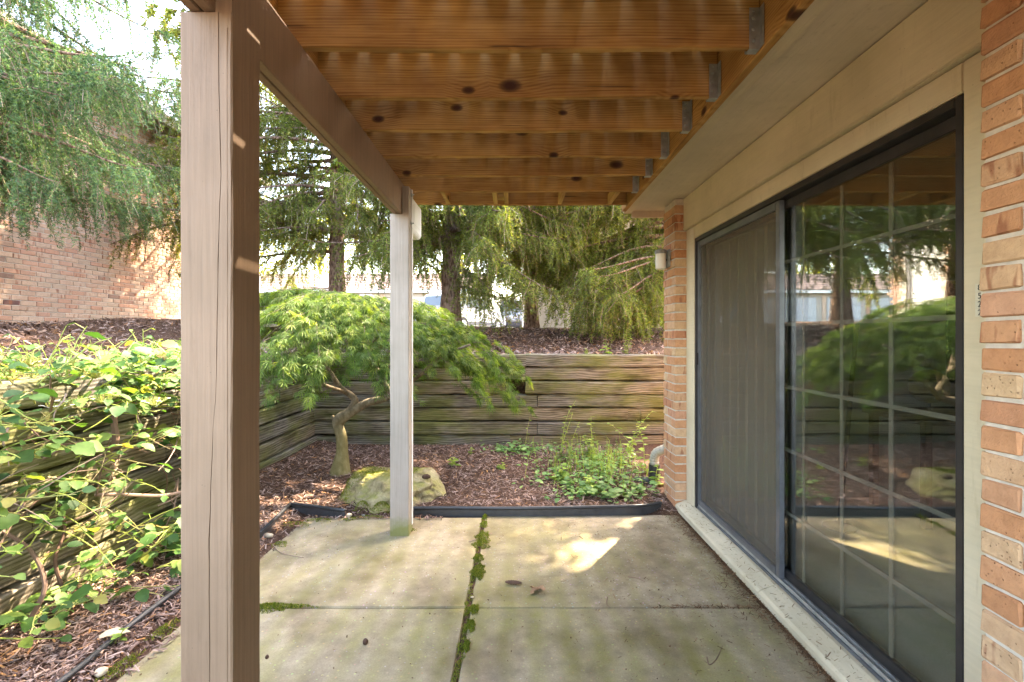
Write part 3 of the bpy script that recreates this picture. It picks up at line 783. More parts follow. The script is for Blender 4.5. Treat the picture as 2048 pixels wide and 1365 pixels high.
for i, r_ in enumerate(rows):
    z = ztop - TH * (i + .5)
    a = r_[0]; j = 1; off = .016 * math.sin(i * 2.1) + .010 * (9 - i) / 3
    xe = 2.75
    segs = []; prev = bx(a); skip = False
    for v in r_[1:]:
        if v is None: segs.append(('gap',)); continue
        if v == 'e': segs.append(('end',)); continue
        segs.append(bx(v) if v != 1400 else xe)
    mode = None
    for v in segs:
        if isinstance(v, tuple): mode = v[0]; continue
        L = v - prev - .006
        if mode == 'end':
            o = obj('timber', plank('timber', L, .19, TH - .012, M['timber_end'], .012, 3, .006), loc=(prev, YW + .10 + off, z), root=back)
        elif mode != 'gap':
            timber(back, prev, YW + .10 + off, z, L)
        prev = v; mode = None
left = empty('retaining_wall', (-2.62, 2.5, 0), 'long timber retaining wall on the left behind the climbing plants', 'retaining wall', 'timber retaining walls')
cuts = [[-1.0, 2.1, 4.3, 6.25], [-1, 1.2, 3.4, 6.25], [-1, 2.9, 5.4, 6.25], [-1, 1.8, 3.62, 3.80, 6.25], [-1, 2.6, 4.9, 6.25], [-1, 1.5, 3.9, 6.25], [-1, 3.2, 6.25], [-1, 2.2, 4.4, 6.25], [-1, 3, 6.25]]
for i, c_ in enumerate(cuts):
    z = ztop - TH * (i + .5); x = -2.56 - .018 * (8 - i)
    for a, b_ in zip(c_, c_[1:]):
        timber(left, x - .05, a, z, b_ - a - .006, math.pi / 2, depth=.20)

# ------------------------------------------------------------------ neighbouring brick unit on the left
unit = empty('brick_unit', (-7.6, 8, 1.6), 'neighbouring home with long pinkish brick wall behind the spruce on the left', 'house')
XU, YU0, YU1 = -7.52, 1.0, 13.65
ZU0, ZU1 = 1.35, 5.85
MB().box(XU - .4, XU - .009, YU0, 12.16, ZU0, ZU1).build('mortar', M['mortar_unit'], unit)
MB().box(XU - .4, XU - .009, 13.26, YU1, ZU0, ZU1).build('mortar', M['mortar_unit'], unit)
small = []; cand = []
k = 0
while ZU0 + CO * (k + 1) < ZU1:
    z = ZU0 + CO * (k + .5); y = YU0 + (.12 if k % 2 else 0) + rnd.uniform(0, .05)
    while y < YU1:
        L = LB
        if not (12.16 - L < y < 13.26): cand.append((y + L / 2, z, L))
        y += L + MJ
    k += 1
def score(c):                                        # the bricks that show largest between plants and branches
    y, z, L = c; px = CX + XU / y * F; py = CY - (z - HC) / y * F
    return (-50 < px < 362 and 470 < py < 652), 1 / y
cand.sort(key=lambda c: score(c), reverse=True)
for (y, z, L) in cand[:300]:
    me = chamfer_box('brick', .1, L, CO - .011, .004, M['brick_unit'], .002, rnd.randrange(5))
    obj('brick', me, loc=(XU - .05 + rnd.uniform(-.003, .003), y, z), root=unit)
BV = []; BF = []
for (y, z, L) in cand[300:]:
    h = (CO - .011) / 2; b = len(BV); xo = XU + rnd.uniform(-.003, .003)
    BV += [(xo - .05, y - L / 2, z - h), (xo - .05, y + L / 2, z - h), (xo - .05, y + L / 2, z + h), (xo - .05, y - L / 2, z + h)]
    BV += [(xo, y - L / 2 + .004, z - h + .004), (xo, y + L / 2 - .004, z - h + .004), (xo, y + L / 2 - .004, z + h - .004), (xo, y - L / 2 + .004, z + h - .004)]
    BF += [(b + 4, b + 5, b + 6, b + 7)] + [(b + i, b + (i + 1) % 4, b + 4 + (i + 1) % 4, b + 4 + i) for i in range(4)]
o = obj('bricks', mesh_np('bricks', np.array(BV), np.array(BF), M['brick_unit']), root=unit); o['kind'] = 'stuff'
# entry: siding, door with paper
MB().box(XU - .3, XU - .06, 12.163, 13.257, 3.98, ZU1).build('entry_siding', M['panel_wall'], unit)
ed = MB().box(XU - .2, XU - .10, 12.22, 13.20, 1.7, 3.92).build('door', M['white_paint'], unit, bev=.006)
MB().box(XU - .3, XU - .05, 12.163, 12.218, 1.7, 3.978).build('door_frame', M['white_paint'], unit); MB().box(XU - .3, XU - .05, 13.202, 13.257, 1.7, 3.978).build('door_frame', M['white_paint'], unit)
MB().box(XU - .099, XU - .096, 12.5, 12.78, 2.75, 3.12).build('paper_notice', M['white_plastic'], unit)
MB().tube([(XU - .099, 13.1, 2.65), (XU - .05, 13.1, 2.65)], [.02, .028], 10).build('door_knob', M['galv'], unit)
MB().prism([(XU + .45, 5.86), (XU + .45, 6.02), (XU - 4.5, 7.9), (XU - 9, 6.02), (XU - 9, 5.86)], 'y', YU0 - .5, YU1 + .4).build('roof', M['shingle'], unit)
MB().box(XU + .452, XU + .48, YU0 - .5, YU1 + .4, 5.80, 6.0).build('fascia_board', M['fascia'], unit)
MB().box(XU - 8, XU - .42, YU0 + .1, YU1 - .1, 1.35, 5.84).build('side_walls', M['brick_unit'], unit)
# ------------------------------------------------------------------ far garages, outbuilding, cars
gar = empty('garage_row', (-14, 37, 2.2), 'long low garage row with brown roof and white doors beyond the parked cars', 'garage')
gz = float(ground_h(-8, 36)); YG = 36.0; GX0, GX1 = -34.0, -2.37
MB().box(GX0, GX1, YG, YG + 6.5, gz - .3, gz + 2.62).build('wall', M['garage_wall'], gar)
x = GX1 - 1.0
while x - 2.6 > GX0:
    gd = MB().box(x - 2.55, x - .10, YG - .045, YG - .002, gz, gz + 2.08).build('garage_door', M['garage_door'], gar)
    for q in range(4):
        pm = chamfer_box('door_panel', 2.36, .03, .49, .012, M['garage_door'])
        po = obj('door_panel', pm, loc=(x - 1.325, YG - .058, gz + .27 + q * .515)); po.parent = gd; po.matrix_parent_inverse = Matrix.Identity(4)
    MB().box(x - .02, x + .30, YG - .05, YG - .002, gz, gz + 2.3).build('brick_pier', M['brick_unit'], gar)
    x -= 3.3
MB().box(GX0 - .3, GX1 + .3, YG - .42, YG - .38, gz + 2.40, gz + 2.62).build('fascia_board', M['white_paint'], gar)
rf = MB().prism([(YG - .45, gz + 2.62), (YG - .45, gz + 2.68), (YG + 3.25, gz + 4.25), (YG + 7, gz + 2.68), (YG + 7, gz + 2.62)], 'x', GX0 - .35, GX1 + .35).build('roof', M['shingle'], gar)
for i in range(9):                                   # shingle courses
    t = (i + .5) / 9; y = YG - .45 + 3.7 * t; z = gz + 2.68 + 1.57 * t
    so = MB().box(GX0 - .34, GX1 + .34, y - .02, y + .03, z + .005, z + .035).build('shingle_course', M['shingle']); child(so, gar)

ob = empty('outbuilding', (2.6, 14.6, 1.7), 'beige panel-sided outbuilding with shingle roof behind the right-hand spruces', 'building')
oz = float(ground_h(2, 14.5)); YO = 14.5
MB().box(.28, 9, YO + .02, YO + 5, oz - .3, oz + 3.45).build('wall', M['panel_wall'], ob)
x = .26
while x < 8.8:
    pm = chamfer_box('siding_panel', 1.20, .03, 3.52, .006, M['panel_wall'])
    obj('siding_panel', pm, loc=(x + .61, YO + .002, oz + 1.70), root=ob); x += 1.22
MB().box(.0, 9.3, YO - .36, YO - .33, oz + 3.36, oz + 3.56).build('fascia_board', M['fascia'], ob)
MB().prism([(YO - .40, oz + 3.56), (YO - .40, oz + 3.62), (YO + 2.6, oz + 5.0), (YO + 5.5, oz + 3.62), (YO + 5.5, oz + 3.56)], 'x', -.05, 9.4).build('roof', M['shingle'], ob)
for i in range(12):
    t = (i + .4) / 12; y = YO - .40 + 3.0 * t; z = oz + 3.62 + 1.38 * t
    so = MB().box(-.04, 9.39, y - .015, y + .02, z + .004, z + .026).build('shingle_course', M['shingle']); child(so, ob)

def car(loc, rotz, paint, label, group='cars parked before the garages'):
    """an SUV, 4.7 m long along local X (front at +X), built round the origin then placed"""
    root = empty('parked_car', (0, 0, 0), label, 'car', group)
    prof = [(-2.33, .42), (-2.36, .70), (-2.30, 1.02), (-2.24, 1.08), (1.02, 1.10), (1.55, 1.06), (2.15, .96), (2.33, .80), (2.36, .52), (2.30, .36), (-2.2, .34)]
    V = []; Fc = []; ys = [(-.92, .93), (-.95, 1.0), (.95, 1.0), (.92, .93)]
    bodym = MB().prism([(x, z) for x, z in prof], 'y', -.93, .93)
    b = bodym.build('body', M[paint], root, bev=.06)
    cab = [(-2.18, 1.09), (-2.02, 1.66), (-1.7, 1.76), (.10, 1.76), (.34, 1.70), (1.10, 1.11)]
    n = len(cab); V = [(x, -.86 + (z - 1.09) * .22, z) for x, z in cab] + [(x, .86 - (z - 1.09) * .22, z) for x, z in cab]
    Fc = [tuple(range(n)), tuple(range(n, 2 * n))[::-1]] + [(i, n + i, n + (i + 1) % n, (i + 1) % n) for i in range(n)]
    MB().add(V, Fc).build('cabin', M[paint], root, bev=.05)
    def quad(name, pts, m, nrm, d=.012):
        c = [Vector(p) + Vector(nrm) * d for p in pts] + [Vector(p) - Vector(nrm) * d for p in pts]
        return MB().add(c, [(0, 1, 2, 3), (7, 6, 5, 4), (0, 4, 5, 1), (1, 5, 6, 2), (2, 6, 7, 3), (3, 7, 4, 0)]).build(name, m, root)
    for s in (-1, 1):
        def sy(z): return s * (.87 - (z - 1.09) * .22)
        quad('side_window', [(-2.0, sy(1.16), 1.16), (-1.15, sy(1.16), 1.16), (-1.15, sy(1.64), 1.64), (-1.88, sy(1.62), 1.62)], M['car_glass'], (0, s, .2))
        quad('side_window', [(-1.08, sy(1.16), 1.16), (-.12, sy(1.16), 1.16), (-.12, sy(1.65), 1.65), (-1.08, sy(1.65), 1.65)], M['car_glass'], (0, s, .2))
        quad('side_window', [(-.04, sy(1.16), 1.16), (.92, sy(1.16), 1.16), (.28, sy(1.62), 1.62), (-.04, sy(1.65), 1.65)], M['car_glass'], (0, s, .2))
        MB().box(2.22, 2.345, s * .88 - .14 * (s > 0), s * .88 + .14 * (s < 0), .74, .88).build('headlight', M['head_light'], root, bev=.02)
        MB().box(-2.365, -2.22, s * .90 - .12 * (s > 0), s * .90 + .12 * (s < 0), .80, 1.06).build('tail_light', M['tail_light'], root, bev=.02)
        MB().box(.80, .96, s * 1.02 - .09, s * 1.02 + .09, 1.12, 1.24).build('wing_mirror', M[paint], root, bev=.03)
        MB().box(-1.45, 1.45, s * .935 - .012, s * .935 + .012, .36, .52).build('sill_cladding', M['car_trim'], root)
        for x in (-1.45, 1.48):
            wv = MB().tube([(x, s * .72, .36), (x, s * .74, .36), (x, s * .93, .36), (x, s * .95, .36)], [.30, .36, .36, .31], 22).build('wheel', M['tyre'], root)
            rm = MB().tube([(x, s * .951, .36), (x, s * .956, .36), (x, s * .962, .36)], [.20, .195, .05], 14).build('rim', M['rim']); rm.parent = wv
    quad('rear_window', [(-2.165, -.70, 1.18), (-2.165, .70, 1.18), (-2.04, .66, 1.60), (-2.04, -.66, 1.60)], M['car_glass'], (-1, 0, .25))
    quad('windscreen', [(1.03, -.74, 1.16), (1.03, .74, 1.16), (.40, .68, 1.66), (.40, -.68, 1.66)], M['car_glass'], (.65, 0, .75))
    MB().box(-2.43, -2.30, -.86, .86, .36, .60).build('bumper', M['car_trim'], root, bev=.04)
    MB().box(2.28, 2.42, -.86, .86, .34, .56).build('bumper', M['car_trim'], root, bev=.04)
    MB().box(-2.385, -2.355, -.26, .26, .78, .90).build('number_plate', M['white_plastic'], root)
    root.location = loc; root.rotation_euler = (0, 0, rotz)
    return root
cz = float(ground_h(-3, 23)) + .05
car((-2.35, 22.6, cz), math.radians(62), 'car_white', 'white family car parked beyond the trunk of the middle spruce')
cz2 = float(ground_h(0, 26)) + .05
car((.55, 26.5, cz2), math.radians(75), 'car_silver', 'silver car beyond the slim spruce, left of the beige outbuilding')
cz3 = float(ground_h(-8, 25)) + .05
car((-7.9, 25.0, cz3), math.radians(100), 'car_blue', 'pale blue car showing above the maple beside the far post')

# ------------------------------------------------------------------ spruces
def unit_v(a): return a / np.maximum(np.linalg.norm(a, axis=-1, keepdims=True), 1e-9)
def needles(P, T, ln, wd, rg, fwd=.55):
    n = len(P); R = rg.normal(size=(n, 3)); R = unit_v(R - T * (R * T).sum(1, keepdims=True))
    D = unit_v(T * fwd + R * .85); S = unit_v(np.cross(D, rg.normal(size=(n, 3))))
    L = (ln * rg.uniform(.7, 1.25, n))[:, None]; W = wd
    return np.stack([P - S * W, P + S * W, P + D * L], 1)           # (n,3,3)
def branchlets(S, D, L, rg, grav=.33, K=8):
    n = len(S); pts = np.zeros((n, K + 1, 3)); pts[:, 0] = S; d = unit_v(D)
    for k in range(K):
        d = unit_v(d + np.array([0, 0, -1.0]) * grav * rg.uniform(.6, 1.4, (n, 1)) + rg.normal(size=(n, 3)) * .10)
        pts[:, k + 1] = pts[:, k] + d * (L / K)[:, None]
    return pts
def sample_poly(pts, u_n, rg):
    n, K1, _ = pts.shape; i = np.repeat(np.arange(n), u_n); u = rg.random(len(i)) * (K1 - 1)
    k = np.minimum(u.astype(int), K1 - 2); f = (u - k)[:, None]
    a = pts[i, k]; b = pts[i, k + 1]
    return a + (b - a) * f, unit_v(b - a)
class Crown:
    def __init__(s): s.N = []; s.TW = []
    def clothe(s, pts, L, rg, sp, ln, wd, sub=True):
        """needles along every branchlet plus short side twigs"""
        cnt = np.maximum(3, (L / sp)).astype(int)
        P, T = sample_poly(pts, cnt, rg); s.N.append(needles(P, T, ln, wd, rg))
        if sub:
            n, K1, _ = pts.shape
            ii, kk = np.meshgrid(np.arange(n), np.arange(1, K1 - 1), indexing='ij'); ii = ii.ravel(); kk = kk.ravel()
            keep = rg.random(len(ii)) < .85; ii = ii[keep]; kk = kk[keep]
            A = pts[ii, kk]; Tg = unit_v(pts[ii, kk + 1] - pts[ii, kk - 1])
            R = rg.normal(size=(len(ii), 3)); R[:, 2] *= .4; R = unit_v(R)
            Dd = unit_v(Tg * .75 + R * .65 + np.array([0, 0, -.15])); l = L[ii] * rg.uniform(.12, .30, len(ii)) * (1.15 - kk / K1)
            sp_pts = np.stack([A, A + Dd * (l * .5)[:, None], A + Dd * l[:, None] + np.array([0, 0, -.06]) * l[:, None]], 1)
            c2 = np.maximum(2, l / sp).astype(int)
            P, T = sample_poly(sp_pts, c2, rg); s.N.append(needles(P, T, ln, wd, rg))
        s.TW.append(pts)
    def build(s, root, m, tw=.0048, name='crown'):
        N = np.concatenate(s.N); V = N.reshape(-1, 3); Fc = np.arange(len(V)).reshape(-1, 3)
        o = obj(name, mesh_np(name, V, Fc, M[m]), root=root)
        P = np.concatenate([p[:, ::4] for p in s.TW]); n, K1, _ = P.shape
        sd = unit_v(rng.normal(size=(n, 1, 3))); A = P - sd * tw; B = P + sd * tw
        V = np.stack([A, B], 2).reshape(n, K1 * 2, 3)
        q = np.array([[2 * k, 2 * k + 1, 2 * k + 3, 2 * k + 2] for k in range(K1 - 1)])
        Fq = (q[None] + (np.arange(n) * K1 * 2)[:, None, None]).reshape(-1, 4)
        obj('twigs', mesh_np('twigs', V.reshape(-1, 3), Fq, M['twig']), root=root)
        return len(N)
TOTAL = [0]
def spruce(base, H, r0, z0, label, seed, Lmax=2.6, zvis=4.5, keep=None, taper=.8, upper=1.2, sp=.0125, ln=.050, wd=.0066, extra=(), m='spruce', grav=.33, whorl=.40, per=6, blen=(.35, .95), name='spruce_tree', dens=.075):
    rg = np.random.default_rng(seed); bx_, by_, bz_ = base
    root = empty(name, base, label, 'spruce tree', 'spruces on the bank')
    tp = []; tr_ = []
    for i in range(15):
        t = i / 14; z = bz_ - .25 + (H + .25) * t ** 1.25
        tp.append((bx_ + .05 * math.sin(3 * t + seed), by_ + .04 * math.cos(4 * t + seed), z))
        tr_.append(r0 * (1 - .93 * t ** 1.1) * (1 + .55 * math.exp(-max(0, z - bz_) / .16)))
    limbs = MB().tube(smooth_path(tp, 2), list(np.interp(np.linspace(0, 14, 29), range(15), tr_)), 16); C = Crown()
    br = []
    z = z0
    while z < H * .97:
        f = (z - z0) / (H - z0)
        for k in range(per):
            a = rg.uniform(0, 2 * math.pi)
            br.append((z + rg.uniform(-.15, .15), a, Lmax * (1 - f) ** taper * rg.uniform(.7, 1.1), rg.uniform(.28, .55), rg.uniform(-.05, .15)))
        z += whorl * (1 + upper * (z > zvis))
    br += list(extra)
    for (zb, a, L, droop, rise) in br:
        if keep:
            kf = keep(zb, a)
            if not kf: continue
            L = min(L, kf) if kf is not True else L
        t = np.linspace(0, 1, 13); d = np.array([math.cos(a), math.sin(a), 0])
        lat = np.array([-d[1], d[0], 0])
        P = np.array([bx_, by_, bz_ + zb]) + d * (L * t)[:, None] + np.array([0, 0, 1.]) * (L * (rise * t - droop * t ** 2 + .16 * t ** 5))[:, None] + lat * (.07 * L * np.sin(3 * t + a * 5))[:, None]
        rad = np.interp(t, [0, .25, 1], [.012 + .016 * L, .008 + .009 * L, .003])
        limbs.tube([tuple(p) for p in P], list(rad), 6)
        hi = zb < zvis
        stepd = dens if hi else dens * 1.7
        nb_ = max(4, int(L * .9 / stepd)) * 2
        tt = rg.uniform(.12, 1.0, nb_); side = np.where(np.arange(nb_) % 2, 1, -1)[:, None]
        idx_ = np.clip((tt * 12).astype(int), 0, 11); fr_ = (tt * 12 - idx_)[:, None]
        S = P[idx_] * (1 - fr_) + P[idx_ + 1] * fr_; Tg = unit_v(P[idx_ + 1] - P[idx_])
        D = Tg * rg.uniform(.35, .9, (nb_, 1)) + lat * side * rg.uniform(.3, 1.0, (nb_, 1)) + np.array([0, 0, 1.]) * rg.uniform(-.35, .25, (nb_, 1))
        Lb = rg.uniform(blen[0], blen[1], nb_) * np.interp(tt, [0, .3, 1], [.75, 1, .55]) * min(1, .45 + L / 3)
        pts = branchlets(S, D, Lb, rg, grav)
        if hi: C.clothe(pts, Lb, rg, sp, ln, wd)
        else: C.clothe(pts, Lb, rg, sp * 3.6, ln * 2.8, wd * 4.2, True)
    limbs.build('trunk', M['bark'], root, smooth=True, fixn=False)
    TOTAL[0] += C.build(root, m, .0028 if m == 'spruce_near' else .0042)
    return root
def gz_(x, y): return float(ground_h(x, y))
A_ = math.radians
T1 = (-3.75, 10.3); T2 = (-1.16, 9.0); T3 = (.37, 11.2); T4 = (3.1, 9.4); T5 = (-6.0, 4.7)
spruce((*T1, gz_(*T1)), 12.5, .185, 2.0, 'big spruce with thick trunk rising behind the maple', 3, 3.0, 6.6, per=8, whorl=.40, sp=.0145, dens=.08, wd=.0072,
       extra=[(1.55, A_(190), 2.9, .30, .05), (1.9, A_(255), 2.6, .42, .1), (2.4, A_(215), 3.4, .4, .1), (3.1, A_(200), 3.6, .42, .12), (3.6, A_(235), 3.2, .45, .1)])
spruce((*T2, gz_(*T2)), 11.0, .20, 1.8, 'stout middle spruce right of the far post with drooping green boughs', 5, 2.5, 3.6, per=7, whorl=.36, dens=.068, blen=(.45, 1.15),
       extra=[(1.2, A_(310), 1.6, .5, .0), (.9, A_(322), 1.5, .35, .0), (1.9, A_(330), 2.2, .45, .15), (2.1, A_(300), 2.4, .48, .2), (2.3, A_(350), 2.4, .45, .2), (2.5, A_(270), 2.4, .45, .15)])
spruce((*T3, gz_(*T3)), 11.0, .155, 1.7, 'slim reddish spruce trunk at centre with hanging curtains of twigs', 9, 2.6, 3.9, per=7, whorl=.38, dens=.070, blen=(.45, 1.35),
       extra=[(1.5, A_(338), 2.6, .38, -.1), (1.15, A_(335), 2.5, .35, -.08), (2.4, A_(325), 2.8, .5, -.1), (2.9, A_(300), 2.6, .4, .0), (2.2, A_(262), 2.6, .5, .1)])
spruce((*T4, gz_(*T4)), 14.5, .19, .9, 'spruce at right reaching in past the brick pier', 13, 2.7, 3.4, per=7, whorl=.42, dens=.070, taper=.6, upper=.15, blen=(.45, 1.3),
       keep=lambda zb, a: (1.28 if math.cos(a) > .2 else (1.0 if zb < 7 else .7)) if zb > 5.5 else (True if math.cos(a) < .35 else False),
       extra=[(.55, A_(218), 2.2, .2, .0), (.6, A_(190), 2.4, .2, .0), (1.4, A_(225), 2.6, .4, .05), (.75, A_(200), 2.6, .2, .0), (1.0, A_(215), 2.8, .3, .05), (2.6, A_(190), 3.0, .35, .05), (3.1, A_(205), 3.2, .4, .1), (1.9, A_(185), 2.9, .4, .1), (3.6, A_(195), 2.9, .5, .1)])
spruce((*T5, gz_(*T5)), 9.5, .19, 1.9, 'near spruce at far left weeping in front of the brick wall', 21, 2.3, 5.5, per=8, whorl=.36, sp=.0098, ln=.036, wd=.0050, m='spruce_near', dens=.066, blen=(.45, 1.15),
       keep=lambda zb, a: math.sin(a) > -.35 and not (math.cos(a) > .55 and zb > 4.2 and math.sin(a) < .3),
       extra=[(1.9, A_(70), 2.2, .25, .05), (2.3, A_(50), 2.3, .3, .1), (2.7, A_(75), 2.5, .3, .15), (3.0, A_(30), 2.2, .35, .2), (3.3, A_(60), 2.6, .35, .2), (2.6, A_(95), 2.4, .3, .1), (3.6, A_(85), 2.4, .3, .15), (4.2, A_(60), 2.4, .3, .15), (4.6, A_(42), 2.1, .3, .15), (4.0, A_(88), 2.7, .3, .1), (4.9, A_(75), 2.5, .3, .15), (4.4, A_(100), 2.6, .3, .1), (5.2, A_(62), 2.2, .35, .15)])

T6 = (-6.15, 10.2)
spruce((*T6, gz_(*T6)), 11.5, .17, 2.2, 'spruce beside the brick wall, its trunk hidden by the near post', 27, 2.3, 6.2, per=7, whorl=.44, sp=.015, wd=.0072, dens=.085)

# broadleaf trees far behind the garages
def broadleaf(x, y, H, R, m, label, seed, n=2600):
    rg = np.random.default_rng(seed); z = gz_(x, y)
    root = empty('leafy_tree', (x, y, z), label, 'tree', 'leafy trees beyond the garages')
    tb_ = MB().tube(smooth_path([(x, y, z - .2), (x + .1, y, z + H * .3), (x - .1, y + .1, z + H * .6), (x, y, z + H * .9)], 3), list(np.linspace(.22, .04, 10)), 8)
    cl = []
    for i in range(16):
        a = rg.uniform(0, 6.28); h = rg.uniform(.35, .98); r = R * rg.uniform(.2, .95) * math.sin(math.pi * min(.95, h * .9))
        c = np.array([x + r * math.cos(a), y + r * math.sin(a), z + H * h]); cl.append(c)
        tb_.tube([(x, y, z + H * h * .6), tuple((c + np.array([x, y, z + H * h * .7])) / 2), tuple(c)], [.07, .045, .015], 5)
    tb_.build('trunk', M['bark'], root, fixn=False)
    P = np.concatenate([c + rg.normal(size=(n // 16, 3)) * R * np.array([.27, .27, .2]) for c in cl])
    n_ = len(P); U = unit_v(rg.normal(size=(n_, 3))); W = unit_v(np.cross(U, rg.normal(size=(n_, 3))))
    s = rg.uniform(.09, .17, n_)[:, None]
    V = np.stack([P - U * s, P + W * s * .6, P + U * s, P - W * s * .6], 1).reshape(-1, 3)
    obj('crown', mesh_np('crown', V, np.arange(len(V)).reshape(-1, 4), M[m]), root=root)
for i, (x, y, H, R, m_, l_) in enumerate([(-26, 47, 11, 4.2, 'yellow_leaf', 'yellow-green tree farthest left behind the garage roof'), (-18.5, 46, 12, 4.4, 'yellow_leaf', 'tall yellow-green tree behind the garage roof, left of the big spruce trunk'),
        (-11.5, 48, 11, 4.2, 'green_leaf', 'green tree behind the garage roof beside the far post'), (-5, 46, 12, 4.3, 'yellow_leaf', 'yellow-green tree behind the garage end, above the white car'),
        (2.5, 44, 11, 4.2, 'green_leaf', 'green tree far behind the slim spruce trunk'), (10, 30, 10, 4, 'yellow_leaf', 'yellow-green tree far behind the outbuilding at right')]):
    broadleaf(x, y, H, R, m_, l_, 40 + i)
# young leafy tree behind the right spruces, glimpsed above the wall lamp
broadleaf(6.2, 12.6, 6.5, 1.8, 'yellow_leaf', 'light yellow-green tree glimpsed above the wall lamp', 61, 1800)

# ------------------------------------------------------------------ laceleaf maple
mp = empty('laceleaf_maple', (*at(681, 940, 5.1)[:2], .05), 'laceleaf Japanese maple with twisted trunk and broad feathery green dome', 'maple tree')
def mpath(pts, Y=5.1): return smooth_path([at(p[0], p[1], (p[2] if len(p) > 2 else Y)) for p in pts], 4)
tk = MB()
p = mpath([(680, 962), (681, 940), (684, 905), (683, 875), (677, 855), (676, 843), (690, 832), (712, 818), (735, 806), (760, 800), (775, 796)])
tk.tube(p, list(np.interp(np.linspace(0, 1, len(p)), [0, .09, .2, .45, .55, .62, .75, 1], [.125, .105, .060, .052, .066, .055, .045, .034])), 14)
def mbr(pts, r0, r1):
    p = mpath(pts); tk.tube(p, list(np.linspace(r0, r1, len(p))), 8)
mbr([(690, 833), (702, 818), (710, 803), (703, 792), (690, 783), (676, 770, 5.0), (662, 748, 4.95), (648, 728, 4.9)], .045, .022)
mbr([(672, 846), (668, 838), (664, 832)], .03, .018)
mbr([(775, 796), (779, 786), (772, 772), (764, 758), (757, 742), (745, 730)], .036, .020)
mbr([(742, 803), (752, 790, 5.15), (762, 765, 5.2), (768, 745, 5.2), (785, 728, 5.2), (830, 715, 5.2)], .020, .012)
mbr([(775, 796), (800, 780, 5.0), (840, 750, 4.9), (880, 715, 4.8), (940, 690, 4.7)], .03, .012)
mbr([(690, 783), (660, 775, 4.8), (630, 760, 4.7), (590, 735, 4.7), (545, 710, 4.7)], .022, .010)
mbr([(648, 728, 4.9), (620, 690, 4.9), (580, 650, 4.9)], .02, .009); mbr([(648, 728, 4.9), (660, 680, 5.0), (670, 620, 5.0)], .02, .009)
mbr([(757, 742), (740, 700, 5.2), (760, 650, 5.3)], .018, .009); mbr([(745, 730), (700, 700, 5.5), (680, 650, 5.7)], .018, .009)
mbr([(521, 755, 4.6), (560, 762, 4.7), (585, 748, 4.7), (630, 760, 4.7)], .006, .010)
MC = np.array([-1.98, 5.05])
def dome(th, r):
    Rr = np.where(np.cos(th) > 0, 1.78 - .35 * np.abs(np.sin(th)) , 1.40) * (1 + .07 * np.sin(3 * th + .5) + .05 * np.sin(7 * th))
    Rr = np.where(np.sin(th) < 0, Rr * (1 - .22 * np.sin(th) ** 2), Rr)
    x = MC[0] + Rr * r * np.cos(th); y = MC[1] + Rr * r * np.sin(th) * .92
    z = 2.02 - .62 * r ** 1.9 + .05 * np.sin(5 * x + 1) * np.sin(4 * y)
    return x, y, z
rgm = np.random.default_rng(77)
for i in range(34):                                   # fine radiating branches under the canopy
    th = rgm.uniform(0, 6.28); P = []
    s = np.array(at(745 if math.cos(th) > 0 else 655, 738, 5.0 if math.sin(th) < 0 else 5.25))
    for t in np.linspace(0, 1, 7):
        x, y, z = dome(np.array(th + .25 * math.sin(4 * t)), np.array(t * .97)); q = np.array([x, y, z - .10 - .05 * t])
        P.append(tuple(s * (1 - min(1, t * 1.6)) + q * min(1, t * 1.6)))
    tk.tube(P, list(np.linspace(.012, .003, 7)), 5)
tk.build('trunk', M['maple_bark'], mp, smooth=True, fixn=False)
NS = 560                                              # drooping sprays, each with its own leaves
th = rgm.uniform(0, 2 * math.pi, NS * 3); th = np.where(rgm.random(NS * 3) < .22, rgm.normal(size=NS * 3) * .55 - .35, th); r = rgm.random(NS * 3) ** .55
x, y, z = dome(th, r)
z = z - rgm.choice([0, .02, .13, .26], NS * 3, p=[.50, .26, .17, .07]) - np.maximum(0, (r > .82) * rgm.random(NS * 3) ** 1.6 * (.27 + .24 * np.sin(6 * th + 1.1)))
op = (np.abs((x / y * F + CX) - 735) < 90) & (z < 1.25) & (y < 5.35)
gap_ = np.sin(4.3 * x + 1.9 * y + .4) + np.sin(3.7 * y - 2.6 * x) < -.85   # openings between the layers
sel = np.where(~op & ~gap_)[0][:NS]; x, y, z, th, r = x[sel], y[sel], z[sel], th[sel], r[sel]
per = 26; si = np.repeat(np.arange(len(x)), per); n = len(si)
tw_ = th + rgm.normal(size=len(x)) * .35
o2 = np.stack([np.cos(tw_), np.sin(tw_), np.zeros(len(x))], 1); l2 = np.stack([-np.sin(tw_), np.cos(tw_), np.zeros(len(x))], 1)
SL = rgm.uniform(.16, .34, len(x)); dr = (.25 + .75 * r ** 2) * rgm.uniform(.5, 1.3, len(x))
u = rgm.random(n) ** .8; v = rgm.normal(size=n) * .30 * (1.1 - u)
C0 = np.stack([x, y, z], 1)
P0 = C0[si] + o2[si] * (u * SL[si])[:, None] + l2[si] * (v * SL[si])[:, None]
P0[:, 2] += -dr[si] * SL[si] * u ** 1.6 - np.abs(v) * .08 + rgm.normal(size=n) * .010
twm = MB()
for i in range(0, len(x), 1):
    q = [C0[i] - o2[i] * SL[i] * .5 + np.array([0, 0, .01]), C0[i], C0[i] + o2[i] * SL[i] * .5 - np.array([0, 0, dr[i] * SL[i] * .33]), C0[i] + o2[i] * SL[i] * .95 - np.array([0, 0, dr[i] * SL[i] * .92])]
    twm.tube([tuple(t) for t in q], [.003, .0026, .002, .001], 4)
twm.build('twigs', M['maple_bark'], mp, fixn=False)
out = o2[si] * .8 + l2[si] * np.sign(v)[:, None] * .5
ax = unit_v(out * rgm.uniform(.3, 1.0, (n, 1)) + rgm.normal(size=(n, 3)) * .30 + np.array([0, 0, -.65]))
